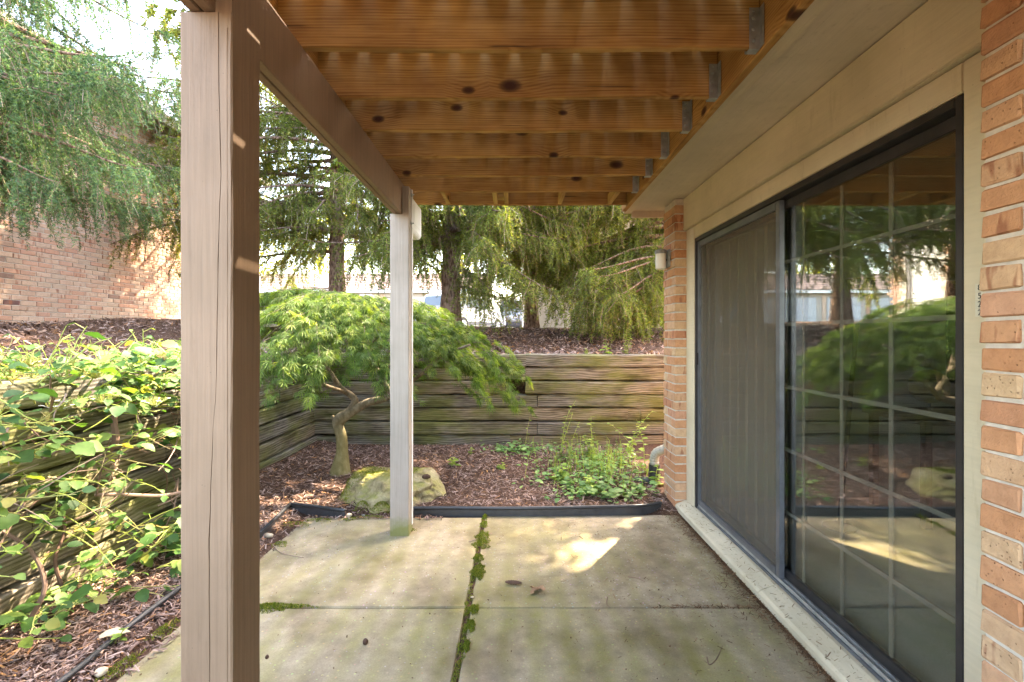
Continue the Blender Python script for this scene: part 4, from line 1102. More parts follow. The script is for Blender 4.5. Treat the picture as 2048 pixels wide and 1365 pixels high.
sd_ = unit_v(np.cross(ax, np.array([0, 0, 1.]) + rgm.normal(size=(n, 3)) * .35)); nr = np.cross(sd_, ax)
sz = rgm.uniform(.055, .105, n)
Vs = []
for ang, ll in ((-1.25, .55), (-.8, .8), (-.4, .95), (0, 1.05), (.4, .95), (.8, .8), (1.25, .55)):
    d = unit_v(ax * math.cos(ang) + sd_ * math.sin(ang) + nr * rgm.normal(size=(n, 1)) * .12 + np.array([0, 0, -.12])); s2 = np.cross(d, nr)
    L = (sz * ll)[:, None]; w_ = sz[:, None] * .040
    mid = P0 + d * L * .5; tip = P0 + d * L + np.array([0, 0, -.10]) * L
    Vs.append(np.stack([P0, mid - s2 * w_, tip, mid + s2 * w_], 1))
V = np.stack(Vs, 1).reshape(-1, 3)
# one leaf = one loose piece: let the lobes share their base vertex
Fc = np.arange(len(V)).reshape(-1, 7, 4); Fc[:, :, 0] = Fc[:, :1, 0]
obj('crown', mesh_np('crown', V, Fc.reshape(-1, 4), M['maple_leaf']), root=mp)

# ------------------------------------------------------------------ leaves for plants
def leaf_variant(name, m, seed, wide=.42, fold=.18, serr=.03, lobes=False):
    r = random.Random(seed); n = 7; L = []; C = []; R_ = []
    for i in range(n):
        t = i / (n - 1); wd = wide * (math.sin(math.pi * min(1, t * .92 + .08)) ** .8) * (1 - .25 * t) * (1 if 0 < i < n - 1 else .0)
        if i == 0: wd = wide * .25
        yy = t; z = -.22 * t * t + .02
        s = serr * (1 if i % 2 else -1)
        L.append((-(wd + s * (0 < i < n - 1)), yy - .06 * (i == 0) + r.uniform(-.02, .02), z + fold * wd + r.uniform(-.02, .02)))
        C.append((0, yy, z)); R_.append(((wd + s * (0 < i < n - 1)), yy - .06 * (i == 0) + r.uniform(-.02, .02), z + fold * wd + r.uniform(-.02, .02)))
    V = L + C + R_; Fc = []
    for i in range(n - 1):
        Fc += [(i, n + i, n + i + 1, i + 1), (n + i, 2 * n + i, 2 * n + i + 1, n + i + 1)]
    return mesh_py(name, V, Fc, m, True)
def leaf_matrix(p, d, up, s):
    d = d.normalized(); x = d.cross(up)
    x = x.normalized() if x.length > 1e-5 else d.orthogonal().normalized()
    z = x.cross(d)
    mt = Matrix((x, d, z)).transposed().to_4x4(); mt.translation = p
    return mt @ Matrix.Diagonal((s, s, s, 1))
def join_leaves(name, variants, mats, m, root, kind='stuff'):
    Vb = []; Fb = []; off = 0
    data = [(np.array([v.co for v in me.vertices]), np.array([p.vertices for p in me.polygons])) for me in variants]
    for i, mt in enumerate(mats):
        V, Fc = data[i % len(data)]; A = np.array(mt)
        Vb.append(V @ A[:3, :3].T + A[:3, 3]); Fb.append(Fc + off); off += len(V)
    o = obj(name, mesh_np(name, np.concatenate(Vb), np.concatenate(Fb), m, True), root=root)
    if kind: o['kind'] = kind
    return o
def leaf_objects(variants, mats, root, name='leaf'):
    inv = Matrix.Translation(-Vector(root.location))
    for i, mt in enumerate(mats):
        o = bpy.data.objects.new(name, variants[i % len(variants)]); col.objects.link(o); o.parent = root
        o.matrix_basis = inv @ mt

# ------------------------------------------------------------------ climbing hydrangea on the left wall
hy = empty('climbing_hydrangea', (-2.5, 3.0, .1), 'sprawling climbing hydrangea with bright leaves over the left timber wall', 'shrub')
HV = [leaf_variant('leaf', M['hyd_leaf'], s, .40 + .03 * s) for s in range(5)]
rh = random.Random(5)
leaves = []; young = MB(); wood = MB()
def shoot(p, d, L, nleaf, ls, grav=.03, stem=young, r0=.0042, tips=True):
    pts = [Vector(p)]; d = Vector(d).normalized(); k = 6
    for i in range(k):
        d = (d + Vector((rh.gauss(0, .16), rh.gauss(0, .16), rh.gauss(0, .12) - grav))).normalized()
        pts.append(pts[-1] + d * L / k)
    stem.tube(pts, list(np.linspace(r0, r0 * .45, k + 1)), 5)
    for j in range(nleaf):
        t = (j + .6) / nleaf * k; i = min(int(t), k - 1); q = pts[i].lerp(pts[i + 1], t - i)
        a = rh.uniform(0, 6.28); o_ = Vector((math.cos(a), math.sin(a), rh.uniform(.0, .5))).normalized()
        o_ = (o_ + d * .4).normalized()
        pl = rh.uniform(.02, .06); e = q + o_ * pl
        young.tube([q, e], [.0017, .0013], 4)
        up = Vector((rh.gauss(.15, .35), rh.gauss(-.15, .35), 1)).normalized()
        dd = Vector((o_.x, o_.y, o_.z * .3 - rh.uniform(0, .5)))
        leaves.append(leaf_matrix(e, dd, up, ls * rh.choice((.45, .6, .8, 1., 1.2, 1.5)) * rh.uniform(.85, 1.15)))
    return pts
def topz(x, y): return float(ground_h(x, y))
for i in range(135):                                  # along the top of the wall
    x = rh.uniform(-3.35, -2.5); y = rh.uniform(1.9, 4.3)
    z = topz(min(x, -2.80), y) if x < -2.66 else 1.285
    shoot((x, y, z), (rh.gauss(.35, .4), rh.gauss(-.1, .4), rh.uniform(.35, 1.2)), rh.uniform(.12, .32), rh.randint(3, 6), .066, .02)
for i in range(60):                                   # thick clump before the near post
    shoot((rh.uniform(-2.75, -2.45), rh.uniform(2.8, 4.1), rh.uniform(1.05, 1.32)), (rh.uniform(.1, .9), rh.gauss(-.1, .5), rh.uniform(0, .8)), rh.uniform(.14, .34), rh.randint(4, 7), .066, .03)
for i in range(75):                                   # bare yellow shoots standing up
    x = rh.uniform(-3.5, -2.5); y = rh.uniform(1.9, 4.4); z = topz(min(x, -2.80), y) if x < -2.66 else 1.285
    shoot((x, y, z), (rh.gauss(.1, .3), rh.gauss(0, .3), 1), rh.uniform(.15, .36), rh.randint(0, 2), .05, -.03, r0=.0038)
for i in range(62):                                  # spilling over the face
    y = rh.uniform(2.0, 4.2); z = rh.uniform(.72, 1.30)
    shoot((-2.50, y, z), (rh.uniform(.35, 1.1), rh.gauss(0, .5), rh.gauss(.1, .4)), rh.uniform(.18, .42), rh.randint(3, 6), .066, .06)
for i in range(50):                                   # lower left mass
    y = rh.uniform(1.85, 3.05); z = rh.uniform(.12, .85)
    shoot((-2.50, y, z), (rh.uniform(.4, 1.1), rh.gauss(0, .5), rh.gauss(.1, .4)), rh.uniform(.22, .5), rh.randint(3, 6), .058, .06)
for i in range(42):                                   # trailing along the ground
    x = rh.uniform(-2.48, -2.22); y = rh.uniform(2.2, 3.9); z = topz(x, y) + rh.uniform(.04, .22)
    shoot((x, y, z), (rh.uniform(.2, 1), rh.gauss(0, .7), .25), rh.uniform(.15, .36), rh.randint(3, 6), .062, .05)
for i in range(6):
    y = rh.uniform(2.6, 3.4); shoot((-2.2, y, topz(-2.2, y) + .05), (1, rh.gauss(0, .5), .2), rh.uniform(.2, .4), rh.randint(2, 4), .07, .05)
# woody stems
for pts_, ra, rb in (([at(233, 1010, 3.2), at(222, 960, 3.15), at(200, 935, 3.1), at(215, 905, 3.1), at(232, 880, 3.1), at(228, 840, 3.12), at(240, 800, 3.15)], .028, .016),
                     ([at(160, 990, 2.95), at(240, 990, 3.05), at(320, 992, 3.2), at(362, 985, 3.3)], .012, .010),
                     ([at(60, 1240, 2.35), at(90, 1170, 2.4), at(60, 1100, 2.45), at(0, 1060, 2.45)], .012, .008),
                     ([at(130, 1190, 2.55), at(110, 1120, 2.55), at(130, 1050, 2.65), at(100, 960, 2.7)], .010, .006),
                     ([at(0, 985, 2.6), at(60, 935, 2.65), at(120, 900, 2.75), at(170, 880, 2.85)], .008, .005)):
    p = smooth_path(pts_, 4); wood.tube(p, list(np.linspace(ra, rb, len(p))), 7)
for i in range(60):
    y = rh.uniform(2.0, 4.0); z = rh.uniform(.25, 1.3); p = [Vector((-2.49, y, z))]
    d = Vector((rh.uniform(0, .6), rh.gauss(0, 1), rh.gauss(0, .7))).normalized(); L = rh.uniform(.2, .6)
    for k in range(5):
        d = (d + Vector((rh.gauss(0, .2), rh.gauss(0, .25), rh.gauss(0, .25)))).normalized(); q = p[-1] + d * L / 5
        q.x = max(q.x, -2.50); q.z = max(q.z, topz(q.x, q.y) + .02); p.append(q)
    wood.tube(p, list(np.linspace(rh.uniform(.003, .007), .002, 6)), 5)
wood.build('woody_stems', M['twig'], hy, fixn=False)
young.build('young_stems', M['hyd_stem'], hy, fixn=False)
dist = lambda mt: (mt.translation - Vector((0, 0, HC))).length
vis = lambda mt: -40 < CX + mt.translation.x / mt.translation.y * F < 362
leaves.sort(key=lambda mt: (not vis(mt), dist(mt) / mt.to_scale().x))
leaf_objects(HV, leaves[:300], hy)
join_leaves('leaves', HV, leaves[300:], M['hyd_leaf'], hy)
# lacecap flower heads
for i, (px, py, Yd) in enumerate([(150, 800, 2.75), (205, 795, 2.8), (310, 800, 3.0), (120, 810, 2.7), (60, 720, 2.75), (190, 745, 2.9)]):
    c = at(px, py, Yd); f = MB(); pet = MB()
    for k in range(60):
        a = rh.uniform(0, 6.28); rr = rh.random() ** .5 * .065; e = c + Vector((rr * math.cos(a), rr * math.sin(a), rh.uniform(0, .02)))
        f.tube([c - Vector((0, 0, .04)), e - Vector((0, 0, .012)), e], [.0012, .0012, .0026], 4)
    for k in range(6):
        a = rh.uniform(0, 6.28); e = c + Vector((.075 * math.cos(a), .075 * math.sin(a), .0))
        for b_ in range(4):
            t = a + b_ * math.pi / 2; u = Vector((math.cos(t), math.sin(t), .15)) * .014; v = Vector((-math.sin(t), math.cos(t), 0)) * .008
            pet.add([e, e + u * .6 + v, e + u, e + u * .6 - v], [(0, 1, 2, 3)])
        pet.tube([c - Vector((0, 0, .03)), e], [.001, .001], 4)
    fo = f.build('flower_head', M['hyd_stem'], hy, fixn=False); po = pet.build('petals', M['petal'], None, fixn=False); po.parent = fo; po.matrix_parent_inverse = Matrix.Identity(4)
hedge_leaf_n = len(leaves)

# ------------------------------------------------------------------ weeds in the bed
WV = [leaf_variant('leaf', M['weed_leaf'], 10 + s, .26 + .05 * s, .15, .015) for s in range(3)]
def weed(px, py, Yd, h, nl, ls, lean, label, droop=.3, stems=1, r0=.004, name='weed', cat='weed'):
    b = at(px, py, Yd); b.z = gz_(b.x, b.y); rr = random.Random(int(px * 7 + py))
    root = empty(name, b, label, cat, 'weeds in the mulch bed')
    st = MB(); ms = []
    for s in range(stems):
        p = [Vector(b) + Vector((rr.gauss(0, .02), rr.gauss(0, .02), -.01)) * (s > 0)]; d = Vector((lean + rr.gauss(0, .12), rr.gauss(0, .12), 1)).normalized()
        hs = h * (1 if s == 0 else rr.uniform(.5, .95)); k = 7
        for i in range(k):
            d = (d + Vector((lean * .22 + rr.gauss(0, .07), rr.gauss(0, .07), -.02))).normalized(); p.append(p[-1] + d * hs / k)
        st.tube(p, list(np.linspace(r0, r0 * .35, k + 1)), 5)
        for j in range(nl):
            t = (j + .8) / (nl + .5) * k; i = min(int(t), k - 1); q = p[i].lerp(p[i + 1], t - i)
            a = j * 2.4 + rr.uniform(-.5, .5); o_ = Vector((math.cos(a), math.sin(a), .35 - rr.uniform(0, droop)))
            ms.append(leaf_matrix(q, o_, Vector((rr.gauss(0, .2), rr.gauss(0, .2), 1)), ls * rr.uniform(.6, 1.2) * (1.1 - .5 * t / k)))
    st.build('stem', M['hyd_stem'], root, fixn=False)
    leaf_objects(WV, ms, root)
    return root
weed(1122, 950, 5.6, .72, 26, .055, .05, 'tall slender weed standing left of the mid bed against the mossy timbers', stems=2)
weed(1050, 915, 5.95, .42, 12, .05, .0, 'thin single-stemmed weed beside the square timber end')
weed(1142, 945, 5.6, .46, 16, .06, .12, 'short leafy weed just right of the tallest weed')
weed(1185, 960, 5.5, .50, 22, .075, -.05, 'bushy weed with narrow leaves at the middle of the weed patch', stems=3)
weed(1240, 955, 5.4, .72, 22, .085, .28, 'arching bright weed leaning right towards the pier', stems=2)
weed(1290, 975, 5.1, .66, 16, .10, -.22, 'yellow-green weed with broad leaves beside the downspout', stems=2)
weed(1312, 1000, 4.75, .24, 8, .10, .05, 'low broad-leaved weed at the foot of the pier', stems=2)
weed(1180, 1000, 4.6, .16, 12, .12, .0, 'low rosette weed in front of the patch by the edging', stems=3)
weed(1120, 990, 4.9, .18, 12, .11, .1, 'spreading weed with long leaves at the patch left edge', stems=3)
weed(905, 930, 5.3, .10, 8, .09, .0, 'small seedling on the mulch right of the far post', stems=2)
weed(1000, 930, 5.2, .09, 8, .07, .1, 'small seedling on the mulch between far post and weed patch', stems=2)
weed(940, 912, 5.8, .08, 8, .06, 0, 'tiny weed at the foot of the mossy timbers right of the boulder', stems=2)
weed(240, 1270, 2.37, .09, 5, .05, .1, 'small seedling growing beside the black edging at left', stems=2)
weed(1215, 700, 6.75, .22, 10, .12, .0, 'upright broad-leaved weed on top of the back wall', stems=2)
weed(1250, 690, 7.1, .35, 18, .07, .15, 'yellowish sapling behind the top timber at right', stems=3)
weed(1175, 690, 7.0, .10, 10, .06, 0, 'low weed on the bank above the back wall', stems=3)
weed(1045, 790, 6.33, .12, 8, .04, 0, 'sprig growing from the missing-timber gap in the back wall')
# low ground cover between the weeds
rg = np.random.default_rng(31); ms = []
def cover(cx, cy, sx, sy, n, s):
    for i in range(n):
        x = rg.normal(cx, sx); y = rg.normal(cy, sy)
        if not (-2.3 < x < 1.36 and 4.28 < y < 6.15): continue
        a = rg.uniform(0, 6.28); z = gz_(x, y) + rg.uniform(.01, .09)
        ms.append(leaf_matrix(Vector((x, y, z)), Vector((math.cos(a), math.sin(a), rg.uniform(-.1, .45))), Vector((rg.normal() * .3, rg.normal() * .3, 1)), s * rg.uniform(.6, 1.3)))
cover(.95, 5.1, .28, .42, 480, .055); cover(.55, 5.0, .25, .40, 230, .055); cover(.15, 5.85, .22, .12, 180, .05); cover(-.10, 5.9, .12, .10, 90, .045); cover(1.15, 4.6, .2, .2, 120, .06); cover(.75, 4.5, .2, .12, 130, .07)
GV = [leaf_variant('leaf', M['ground_leaf'], 20 + s, .30 + .06 * s, .12, .03) for s in range(3)]
gc = join_leaves('ground_cover', GV, ms, M['ground_leaf'], None); tag(gc, 'low leafy ground cover spreading between the weeds by the pier', 'ground cover')
# grass blades in the same patch
n = 320; x = np.concatenate([rg.normal(1.0, .2, n // 2), rg.normal(.7, .25, n // 2)]); y = rg.normal(5.25, .35, n); k = (x < 1.35) & (y < 6.1) & (y > 4.35); x = x[k]; y = y[k]; n = len(x)
z = ground_h(x, y); L = rg.uniform(.12, .36, n); a = rg.uniform(0, 6.28, n); o_ = np.stack([np.cos(a), np.sin(a), np.zeros(n)], 1); s_ = np.stack([-np.sin(a), np.cos(a), np.zeros(n)], 1) * .0022
B = np.stack([x, y, z], 1); Mi = B + np.array([0, 0, 1]) * (L * .7)[:, None] + o_ * (L * .18)[:, None]; Tp = B + np.array([0, 0, 1]) * (L * .78)[:, None] + o_ * (L * .55)[:, None]
V = np.stack([B - s_, B + s_, Mi + s_ * .8, Mi - s_ * .8, Tp], 1).reshape(-1, 3); i0 = np.arange(n) * 5
Fc = np.concatenate([np.stack([i0, i0 + 1, i0 + 2], 1), np.stack([i0, i0 + 2, i0 + 3], 1), np.stack([i0 + 3, i0 + 2, i0 + 4], 1)])
gr = obj('grass', mesh_np('grass', V, Fc, M['weed_leaf'])); tag(gr, 'thin arching grass blades among the weeds near the pier', 'grass', kind='stuff')

# ------------------------------------------------------------------ boulder
bl = empty('boulder', (-1.12, 4.42, .02), 'tan mossy boulder with a ledge lying behind the far post', 'boulder')
from mathutils import noise as mnoise
bm = bmesh.new(); bmesh.ops.create_icosphere(bm, subdivisions=6, radius=1.0)
planes = [(Vector((-.55, -.65, .45)), .62), (Vector((.1, -.85, .25)), .66), (Vector((.65, -.6, .1)), .66), (Vector((0, .1, 1)), .60), (Vector((-.25, -.2, .95)), .64), (Vector((.8, .1, .35)), .78), (Vector((-.85, .1, .2)), .80), (Vector((.3, -.4, .85)), .63), (Vector((.2, -.95, -.1)), .70)]
for v in bm.verts:
    d = v.co.normalized(); s = 1.0
    for nrm, h in planes:
        c = d.dot(nrm.normalized())
        if c > 0: s = min(s, h / c)
    q = d * s
    nz = .045 * math.sin(5 * q.x + 3 * q.z + 1) + .03 * math.sin(9 * q.y - 7 * q.z) + .018 * math.sin(17 * q.x + 13 * q.y + 5 * q.z) + .010 * math.sin(31 * q.z + 23 * q.x)
    led = -.07 * max(0, math.sin((q.z * 3.4 - q.x * 1.2 + .3) * 3.0)) ** 3 * (q.y < 0)
    fr_ = mnoise.fractal(d * 2.3, .9, 2.1, 6) * .075 + abs(mnoise.noise(d * 3.7)) * -.06
    q = q * (1 + nz * .6 + led + fr_)
    v.co = Vector((q.x * .58 - 1.13, q.y * .44 + 4.48, q.z * .35 + .030))
for f in bm.faces: f.smooth = True
me = bpy.data.meshes.new('rock'); bm.to_mesh(me); bm.free(); me.materials.append(M['boulder']); rock = obj('rock', me, root=bl)

# ------------------------------------------------------------------ black edging
def edging(path, label):
    root = empty('edging_strip', path[0], label, 'edging', 'black garden edging')
    p = smooth_path(path, 6)
    MB().tube(p, .0145, 10).build('bead', M['edging'], root, smooth=True, fixn=False)
    V = []; Fc = []
    for i, q in enumerate(p):
        t = (p[min(i + 1, len(p) - 1)] - p[max(i - 1, 0)]); nn = Vector((t.y, -t.x, 0)).normalized() * .0035
        V += [q - nn + Vector((0, 0, -.005)), q + nn + Vector((0, 0, -.005)), q + nn * 2.2 + Vector((0, 0, -.085)), q + nn * .2 + Vector((0, 0, -.085))]
    for i in range(len(p) - 1):
        for k in range(4):
            a = i * 4 + k; c = i * 4 + (k + 1) % 4; Fc.append((a, c, c + 4, a + 4))
    MB().add(V, Fc).build('flange', M['edging'], root)
def ep(px, py, z):                                    # a point of the edging from its pixel and its height
    Y = F * (HC - z) / (py - CY); return Vector(((px - CX) / F * Y, Y, z))
edging([Vector((-1.95, -.6, .05)), Vector((-1.95, 1.2, .05)), ep(120, 1365, .05), ep(215, 1288, .045), ep(290, 1228, .055), ep(357, 1178, .06), ep(440, 1115, .06), ep(518, 1066, .065), ep(552, 1036, .07), ep(580, 1008, .07)], 'curved black plastic edging along the left mulch bed')
edging([ep(581, 1008, .07), ep(620, 1012, .07), ep(669, 1019, .065), ep(690, 1021, .06)], 'short black edging running into the left end of the boulder')
edging([ep(815, 1017, .06), ep(900, 1016, .06), ep(1000, 1017, .062), ep(1100, 1016, .065), ep(1200, 1014, .068), ep(1280, 1012, .07), ep(1322, 1006, .07)], 'straight black edging along the far side of the patio')

# ------------------------------------------------------------------ mulch chips and litter
def chips(name, x, y, z, lmin, lmax, m, label, cat, tilt=.35, asp=(.16, .34), seed=0, zup=.006):
    rg = np.random.default_rng(seed); n = len(x)
    a = rg.uniform(0, 2 * math.pi, n); U = unit_v(np.stack([np.cos(a), np.sin(a), rg.normal(size=n) * tilt], 1))
    Wv = unit_v(np.cross(U, np.stack([rg.normal(size=n) * tilt, rg.normal(size=n) * tilt, np.ones(n)], 1))); Nv = np.cross(Wv, U); Nv *= np.sign(Nv[:, 2:3] + 1e-9)
    L = (lmin + (lmax - lmin) * rg.random(n) ** 2.2)[:, None]; W = L * rg.uniform(asp[0], asp[1], (n, 1)); P = np.stack([x, y, z + zup + rg.random(n) * .012], 1)
    h = W * .35
    V = np.stack([P - U * L - Wv * W * .6, P - U * L * .9 + Wv * W * .5, P + U * L + Wv * W * .5, P + U * L * .9 - Wv * W * .7, P - U * L * .7 + Nv * h, P + U * L * .8 + Nv * h * .8], 1).reshape(-1, 3)
    i0 = (np.arange(n) * 6)[:, None]
    Fc = np.concatenate([i0 + np.array([[0, 3, 5, 4]]), i0 + np.array([[4, 5, 2, 1]])])
    o = obj(name, mesh_np(name, V, Fc, M[m])); return tag(o, label, cat, kind='stuff')
rg = np.random.default_rng(101)
def unif(n, x0, x1, y0, y1): return rg.uniform(x0, x1, n), rg.uniform(y0, y1, n)
xs, ys = [], []
for n, *b_ in ((15000, -2.50, -1.86, 1.4, 4.2), (24000, -2.50, 1.38, 4.16, 6.2), (1400, -1.90, -1.70, 1.6, 4.1), (800, -1.9, -.6, 4.0, 4.15)):
    x, y = unif(n, *b_); xs.append(x); ys.append(y)
x = np.concatenate(xs); y = np.concatenate(ys)
z = np.maximum(ground_h(x, y), np.where((x > -1.745) & (x < 1.39) & (y < 4.06), .0, -1))
chips('bark_mulch', x, y, z, .006, .036, 'mulch_chip', 'shredded brown bark mulch covering the patio bed', 'mulch', seed=1)
x1_, y1_ = unif(13000, -4.5, 3.5, 6.44, 10.5); x2_, y2_ = unif(7000, -7.4, -2.8, 1.8, 9)
x = np.concatenate([x1_, x2_]); y = np.concatenate([y1_, y2_])
chips('leaf_litter', x, y, ground_h(x, y), .012, .06, 'mulch_chip', 'brown leaf and bark litter on the raised bank under the spruces', 'leaf litter', .5, (.2, .5), 2, .012)
# dried needles gathered along the sill and in the joints
n = 6500; y = rg.uniform(1.3, 4.2, n); x = 1.395 - np.abs(rg.exponential(.022, n)) * (1 + 1.1 * (np.sin(y * 5) > .2)) - .012 * (y > 3.4); z = np.zeros(n)
x2_, y2_ = unif(420, .2, 1.36, 1.4, 3.9); x3_ = rg.uniform(.75, 1.38, 420); y3_ = JY + rg.normal(size=420) * .010
x4_ = rg.uniform(1.41, 1.50, 420); y4_ = rg.uniform(1.5, 4.2, 420); z4_ = .052 + (x4_ - 1.415) * .35
x5_ = rg.normal(1.33, .03, 260); y5_ = rg.normal(3.65, .10, 260)
X_ = np.concatenate([x, x2_, x3_, x4_, x5_]); Y_ = np.concatenate([y, y2_, y3_, y4_, y5_]); Z_ = np.concatenate([z, 0 * x2_, 0 * x3_ - .004, z4_, 0 * x5_])
chips('needle_litter', X_, Y_, Z_ + .001, .003, .021, 'litter', 'dry brown needles and twig bits gathered along the door sill', 'litter', .25, (.09, .22), 3, .002)
x, y = unif(3600, -1.7, 1.3, 1.3, 4.0); w_ = rg.random(3600) < .35 + .65 * (x > .3); x = x[w_]; y = y[w_]
chips('grit', x, y, 0 * x, .0015, .007, 'litter', 'fine crumbs and grit scattered on the patio slabs', 'grit', .3, (.4, .9), 5, .002)

# moss: tufts in the slab joint, on the boulder and by the slab edge
def moss_pts():
    P = []; rgm = np.random.default_rng(8)
    def blob(cx, cy, sx, sy, n, z=0., h=.02):
        a = rgm.uniform(0, 6.28, n); r = np.sqrt(rgm.random(n)) * (1 + .25 * np.sin(3 * a + cx * 9) + .2 * np.sin(7 * a + cy * 5))
        x = cx + sx * r * np.cos(a); y = cy + sy * r * np.sin(a); P.append(np.stack([x, y, z + h * np.clip(1 - r ** 2, 0, 1)], 1))
    for py, wpx, cpx, hp in ((1075, 18, 966, 14), (1090, 20, 963, 12), (1117, 12, 957, 9), (1142, 17, 957, 15), (1150, 14, 955, 12), (1222, 14, 947, 11), (1255, 13, 941, 14), (1295, 9, 933, 13), (1050, 9, 968, 10), (1035, 6, 970, 8)):
        Y = F * HC / (py - CY); cx = (cpx - CX) / F * Y; blob(cx, Y, .8 * wpx * Y / F, hp * Y / F * 1.6, int(160 + wpx * 40), 0, .018)
    for py in range(1040, 1365, 12):
        Y = F * HC / (py - CY); blob(JX + rgm.normal() * .006, Y, .016, .03, 60, -.006, .012)
    for cpx, py, sx, sy, n in ((545, 1217, .12, .045, 1500), (600, 1216, .08, .014, 250), (560, 1090, .05, .05, 300), (590, 1050, .12, .05, 350), (640, 1042, .10, .03, 300), (740, 1036, .15, .03, 700), (700, 1040, .06, .03, 250), (330, 1262, .05, .09, 500), (245, 1335, .05, .10, 500), (395, 1190, .05, .10, 300), (820, 1062, .05, .02, 120)):
        Y = F * HC / (py - CY); blob((cpx - CX) / F * Y, Y, sx, sy, n, 0, .016)
    for cx, cy, sx, sy, n, z in ((-1.13, 4.12, .10, .03, 900, .02), (-1.30, 4.14, .08, .03, 500, .02), (-.98, 4.13, .1, .03, 500, .02)):
        blob(cx, cy, sx, sy, n, z, .09)
    return np.concatenate(P)
P = moss_pts()
# moss on top of the rock: follow its surface
rp = []; rgk = np.random.default_rng(4)
me = rock.data
for v in me.vertices:
    c = v.co; nn = v.normal
    k = math.sin(9 * c.x + 2) + math.sin(11 * c.y + 1) + math.sin(7 * (c.x + c.z))
    if (nn.z > .55 and c.y > 4.44 and c.x < -.95 and k > -.2) or (c.x < -1.50 and nn.z > -.2 and c.z < .24 and k > .2):
        for _ in range(7): rp.append((c.x + rgk.normal() * .012, c.y + rgk.normal() * .012, c.z + rgk.uniform(-.004, .006)))
if rp: P = np.concatenate([P, np.array(rp)])
n = len(P); D = unit_v(rgk.normal(size=(n, 3)) * .6 + np.array([0, 0, 1.])); S = unit_v(np.cross(D, rgk.normal(size=(n, 3)))) * .0022
V = np.stack([P - S, P + S, P + D * rgk.uniform(.006, .014, (n, 1))], 1).reshape(-1, 3)
mo = obj('moss', mesh_np('moss', V, np.arange(n * 3).reshape(-1, 3), M['moss'])); tag(mo, 'tufts of yellow-green moss in the slab joint and round the boulder', 'moss', kind='stuff')
# joint filled with soil
jf = MB().box(JX - .012, JX + .012, -3, 4.05, -.06, -.010); jf.box(-1.74, JX - .013, JY - .007, JY + .007, -.06, -.012); jf.box(JX + .013, 1.39, JY - .007, JY + .007, -.06, -.012)
jo = jf.build('joint_soil', M['mulch_soil']); jo['kind'] = 'structure'

# ------------------------------------------------------------------ small things on the slab
def cone_thing(px, py, L, r, rot, label, z0=0., Y=None):
    c = ep(px, py, z0) if Y is None else at(px, py, Y); root = empty('spruce_cone', (c.x, c.y, z0), label, 'cone', 'fallen spruce cones')
    n = 14; V = []; Fc = []; m = 12
    for i in range(n + 1):
        t = i / n; rr = r * (math.sin(math.pi * (t * .93 + .05)) ** .6) * (1 + .16 * (i % 2))
        for k in range(m):
            a = 2 * math.pi * (k + .5 * (i % 2)) / m; V.append(((t - .5) * L, rr * math.cos(a), r * .95 + rr * math.sin(a)))
    for i in range(n):
        for k in range(m): a = i * m + k; b = i * m + (k + 1) % m; Fc.append((a, b, b + m, a + m))
    Fc.append(tuple(range(m))); Fc.append(tuple(range(n * m, n * m + m)))
    o = obj('scales', mesh_py('scales', V, Fc, M['cone']), parent=root); root.rotation_euler = (0, 0, rot); return root
cone_thing(1027, 1169, .105, .012, -.15, 'long dark spruce cone lying on the slab near the centre joint')
cone_thing(731, 1289, .026, .014, .5, 'small brown cone stub on the near left slab')
cone_thing(534, 1318, .016, .009, .2, 'tiny dark cone bit beside the near post')
cone_thing(1104, 1029, .03, .014, .4, 'small cone at the far edge of the slab by the edging')
rkz = max((v.co.z for v in rock.data.vertices if abs(v.co.x + .82) < .05 and abs(v.co.y - 4.42) < .07), default=.25)
cr = empty('spruce_cone', (-.80, 4.42, rkz), 'reddish cone resting on top of the boulder right of the far post', 'cone', 'fallen spruce cones')
V, Fc = tube([(-.845, 4.42, rkz + .012), (-.825, 4.42, rkz + .014), (-.80, 4.42, rkz + .015), (-.77, 4.42, rkz + .012)], [.012, .023, .024, .010], 12); MB().add(V, Fc).build('scales', M['cone'], cr)
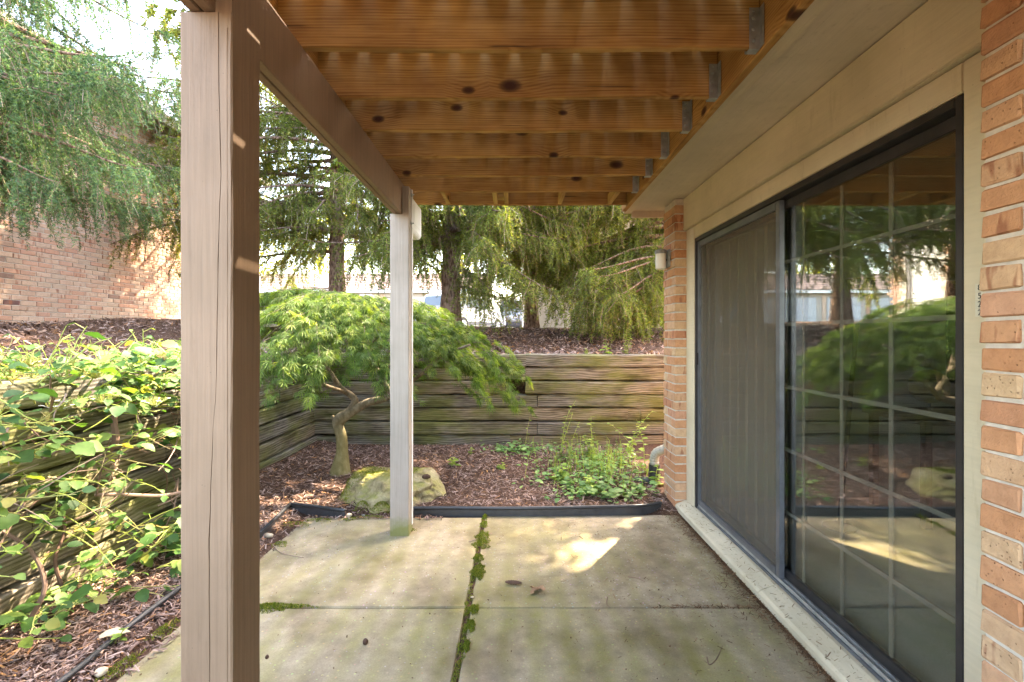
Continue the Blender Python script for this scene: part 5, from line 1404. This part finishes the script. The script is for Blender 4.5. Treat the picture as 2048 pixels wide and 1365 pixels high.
# crumpled dry leaf
c = ep(1077, 1183, 0); dl = empty('dry_leaf', c, 'crumpled brown oak-like leaf on the slab right of the long cone', 'leaf')
lm = leaf_variant('blade', M['dry_leaf'], 91, .42, .5, .14)
for k, (s_, a) in enumerate(((.085, .4), (.06, 2.2), (.05, 4.0))):
    obj('blade', lm, parent=dl, loc=(0, 0, .008 + .006 * k), rot=(.25 * (k - 1), .2, a), scale=(s_, s_, s_))
c = ep(200, 1288, .03); l2 = empty('dry_leaf', c, 'pale straw-coloured leaf on the mulch touching the left edging', 'leaf')
obj('blade', leaf_variant('blade', M['stone_tan'], 92, .30, .3, .02), parent=l2, loc=(0, 0, .03), rot=(.2, .1, -1.2), scale=(.12, .12, .12))
def pebble(px, py, s, m, label, z=.0):
    c = ep(px, py, z); root = empty('stone', (c.x, c.y, z), label, 'stone', 'stones at the slab edge')
    bm = bmesh.new(); bmesh.ops.create_icosphere(bm, subdivisions=2, radius=1); rr = random.Random(int(px))
    ph = rr.random() * 6
    for v in bm.verts:
        k = 1 + .14 * math.sin(3 * v.co.x + ph) + .12 * math.sin(4 * v.co.y - ph) + rr.uniform(-.05, .05)
        v.co = Vector((v.co.x * s * k, v.co.y * s * .75 * k, v.co.z * s * .55 * k + s * .4))
    for f in bm.faces: f.smooth = rr.random() < .8
    me = bpy.data.meshes.new('pebble'); bm.to_mesh(me); bm.free(); me.materials.append(M[m]); obj('pebble', me, parent=root)
pebble(536, 1075, .035, 'stone_tan', 'tan lumpy stone beside the near post at the edging'); pebble(699, 1033, .028, 'stone_tan', 'pale flat stone at the left foot of the boulder'); pebble(725, 1034, .020, 'stone_grey', 'blue-grey rounded stone at the foot of the boulder')
pebble(944, 1196, .010, 'stone_tan', 'tiny cream pebble in the slab joint'); pebble(300, 1240, .022, 'stone_tan', 'small clod of soil beside the left edging'); pebble(200, 1350, .03, 'stone_tan', 'lump of stone at the lower left by the slab edge')
def twig_thing(pts, r, label):
    root = empty('twig', ep(*pts[0], .004), label, 'twig', 'fallen twigs'); p = smooth_path([ep(px, py, .006) for px, py in pts], 3)
    MB().tube(p, list(np.linspace(r, r * .4, len(p))), 5).build('stick', M['twig'], root, fixn=False)
twig_thing([(546, 1090), (556, 1102), (575, 1110), (608, 1116)], .004, 'curved thin twig on the slab beside the near post')
twig_thing([(938, 1084), (955, 1078), (975, 1072)], .003, 'short twig lying across the mossy joint')
twig_thing([(1256, 1154), (1275, 1157), (1290, 1164)], .0028, 'thin dark twig on the slab right of the dry leaf')
twig_thing([(1414, 1315), (1418, 1330), (1432, 1320), (1445, 1292)], .003, 'hooked twig at the lower right of the slab')
twig_thing([(1215, 1195), (1213, 1208), (1220, 1215)], .003, 'bent twig by the cross joint')
# thin upright stake of old vine between timbers is left to the woody stems
sc['needle_triangles'] = TOTAL[0]
print('needle triangles', TOTAL[0], 'hydrangea leaves', hedge_leaf_n)
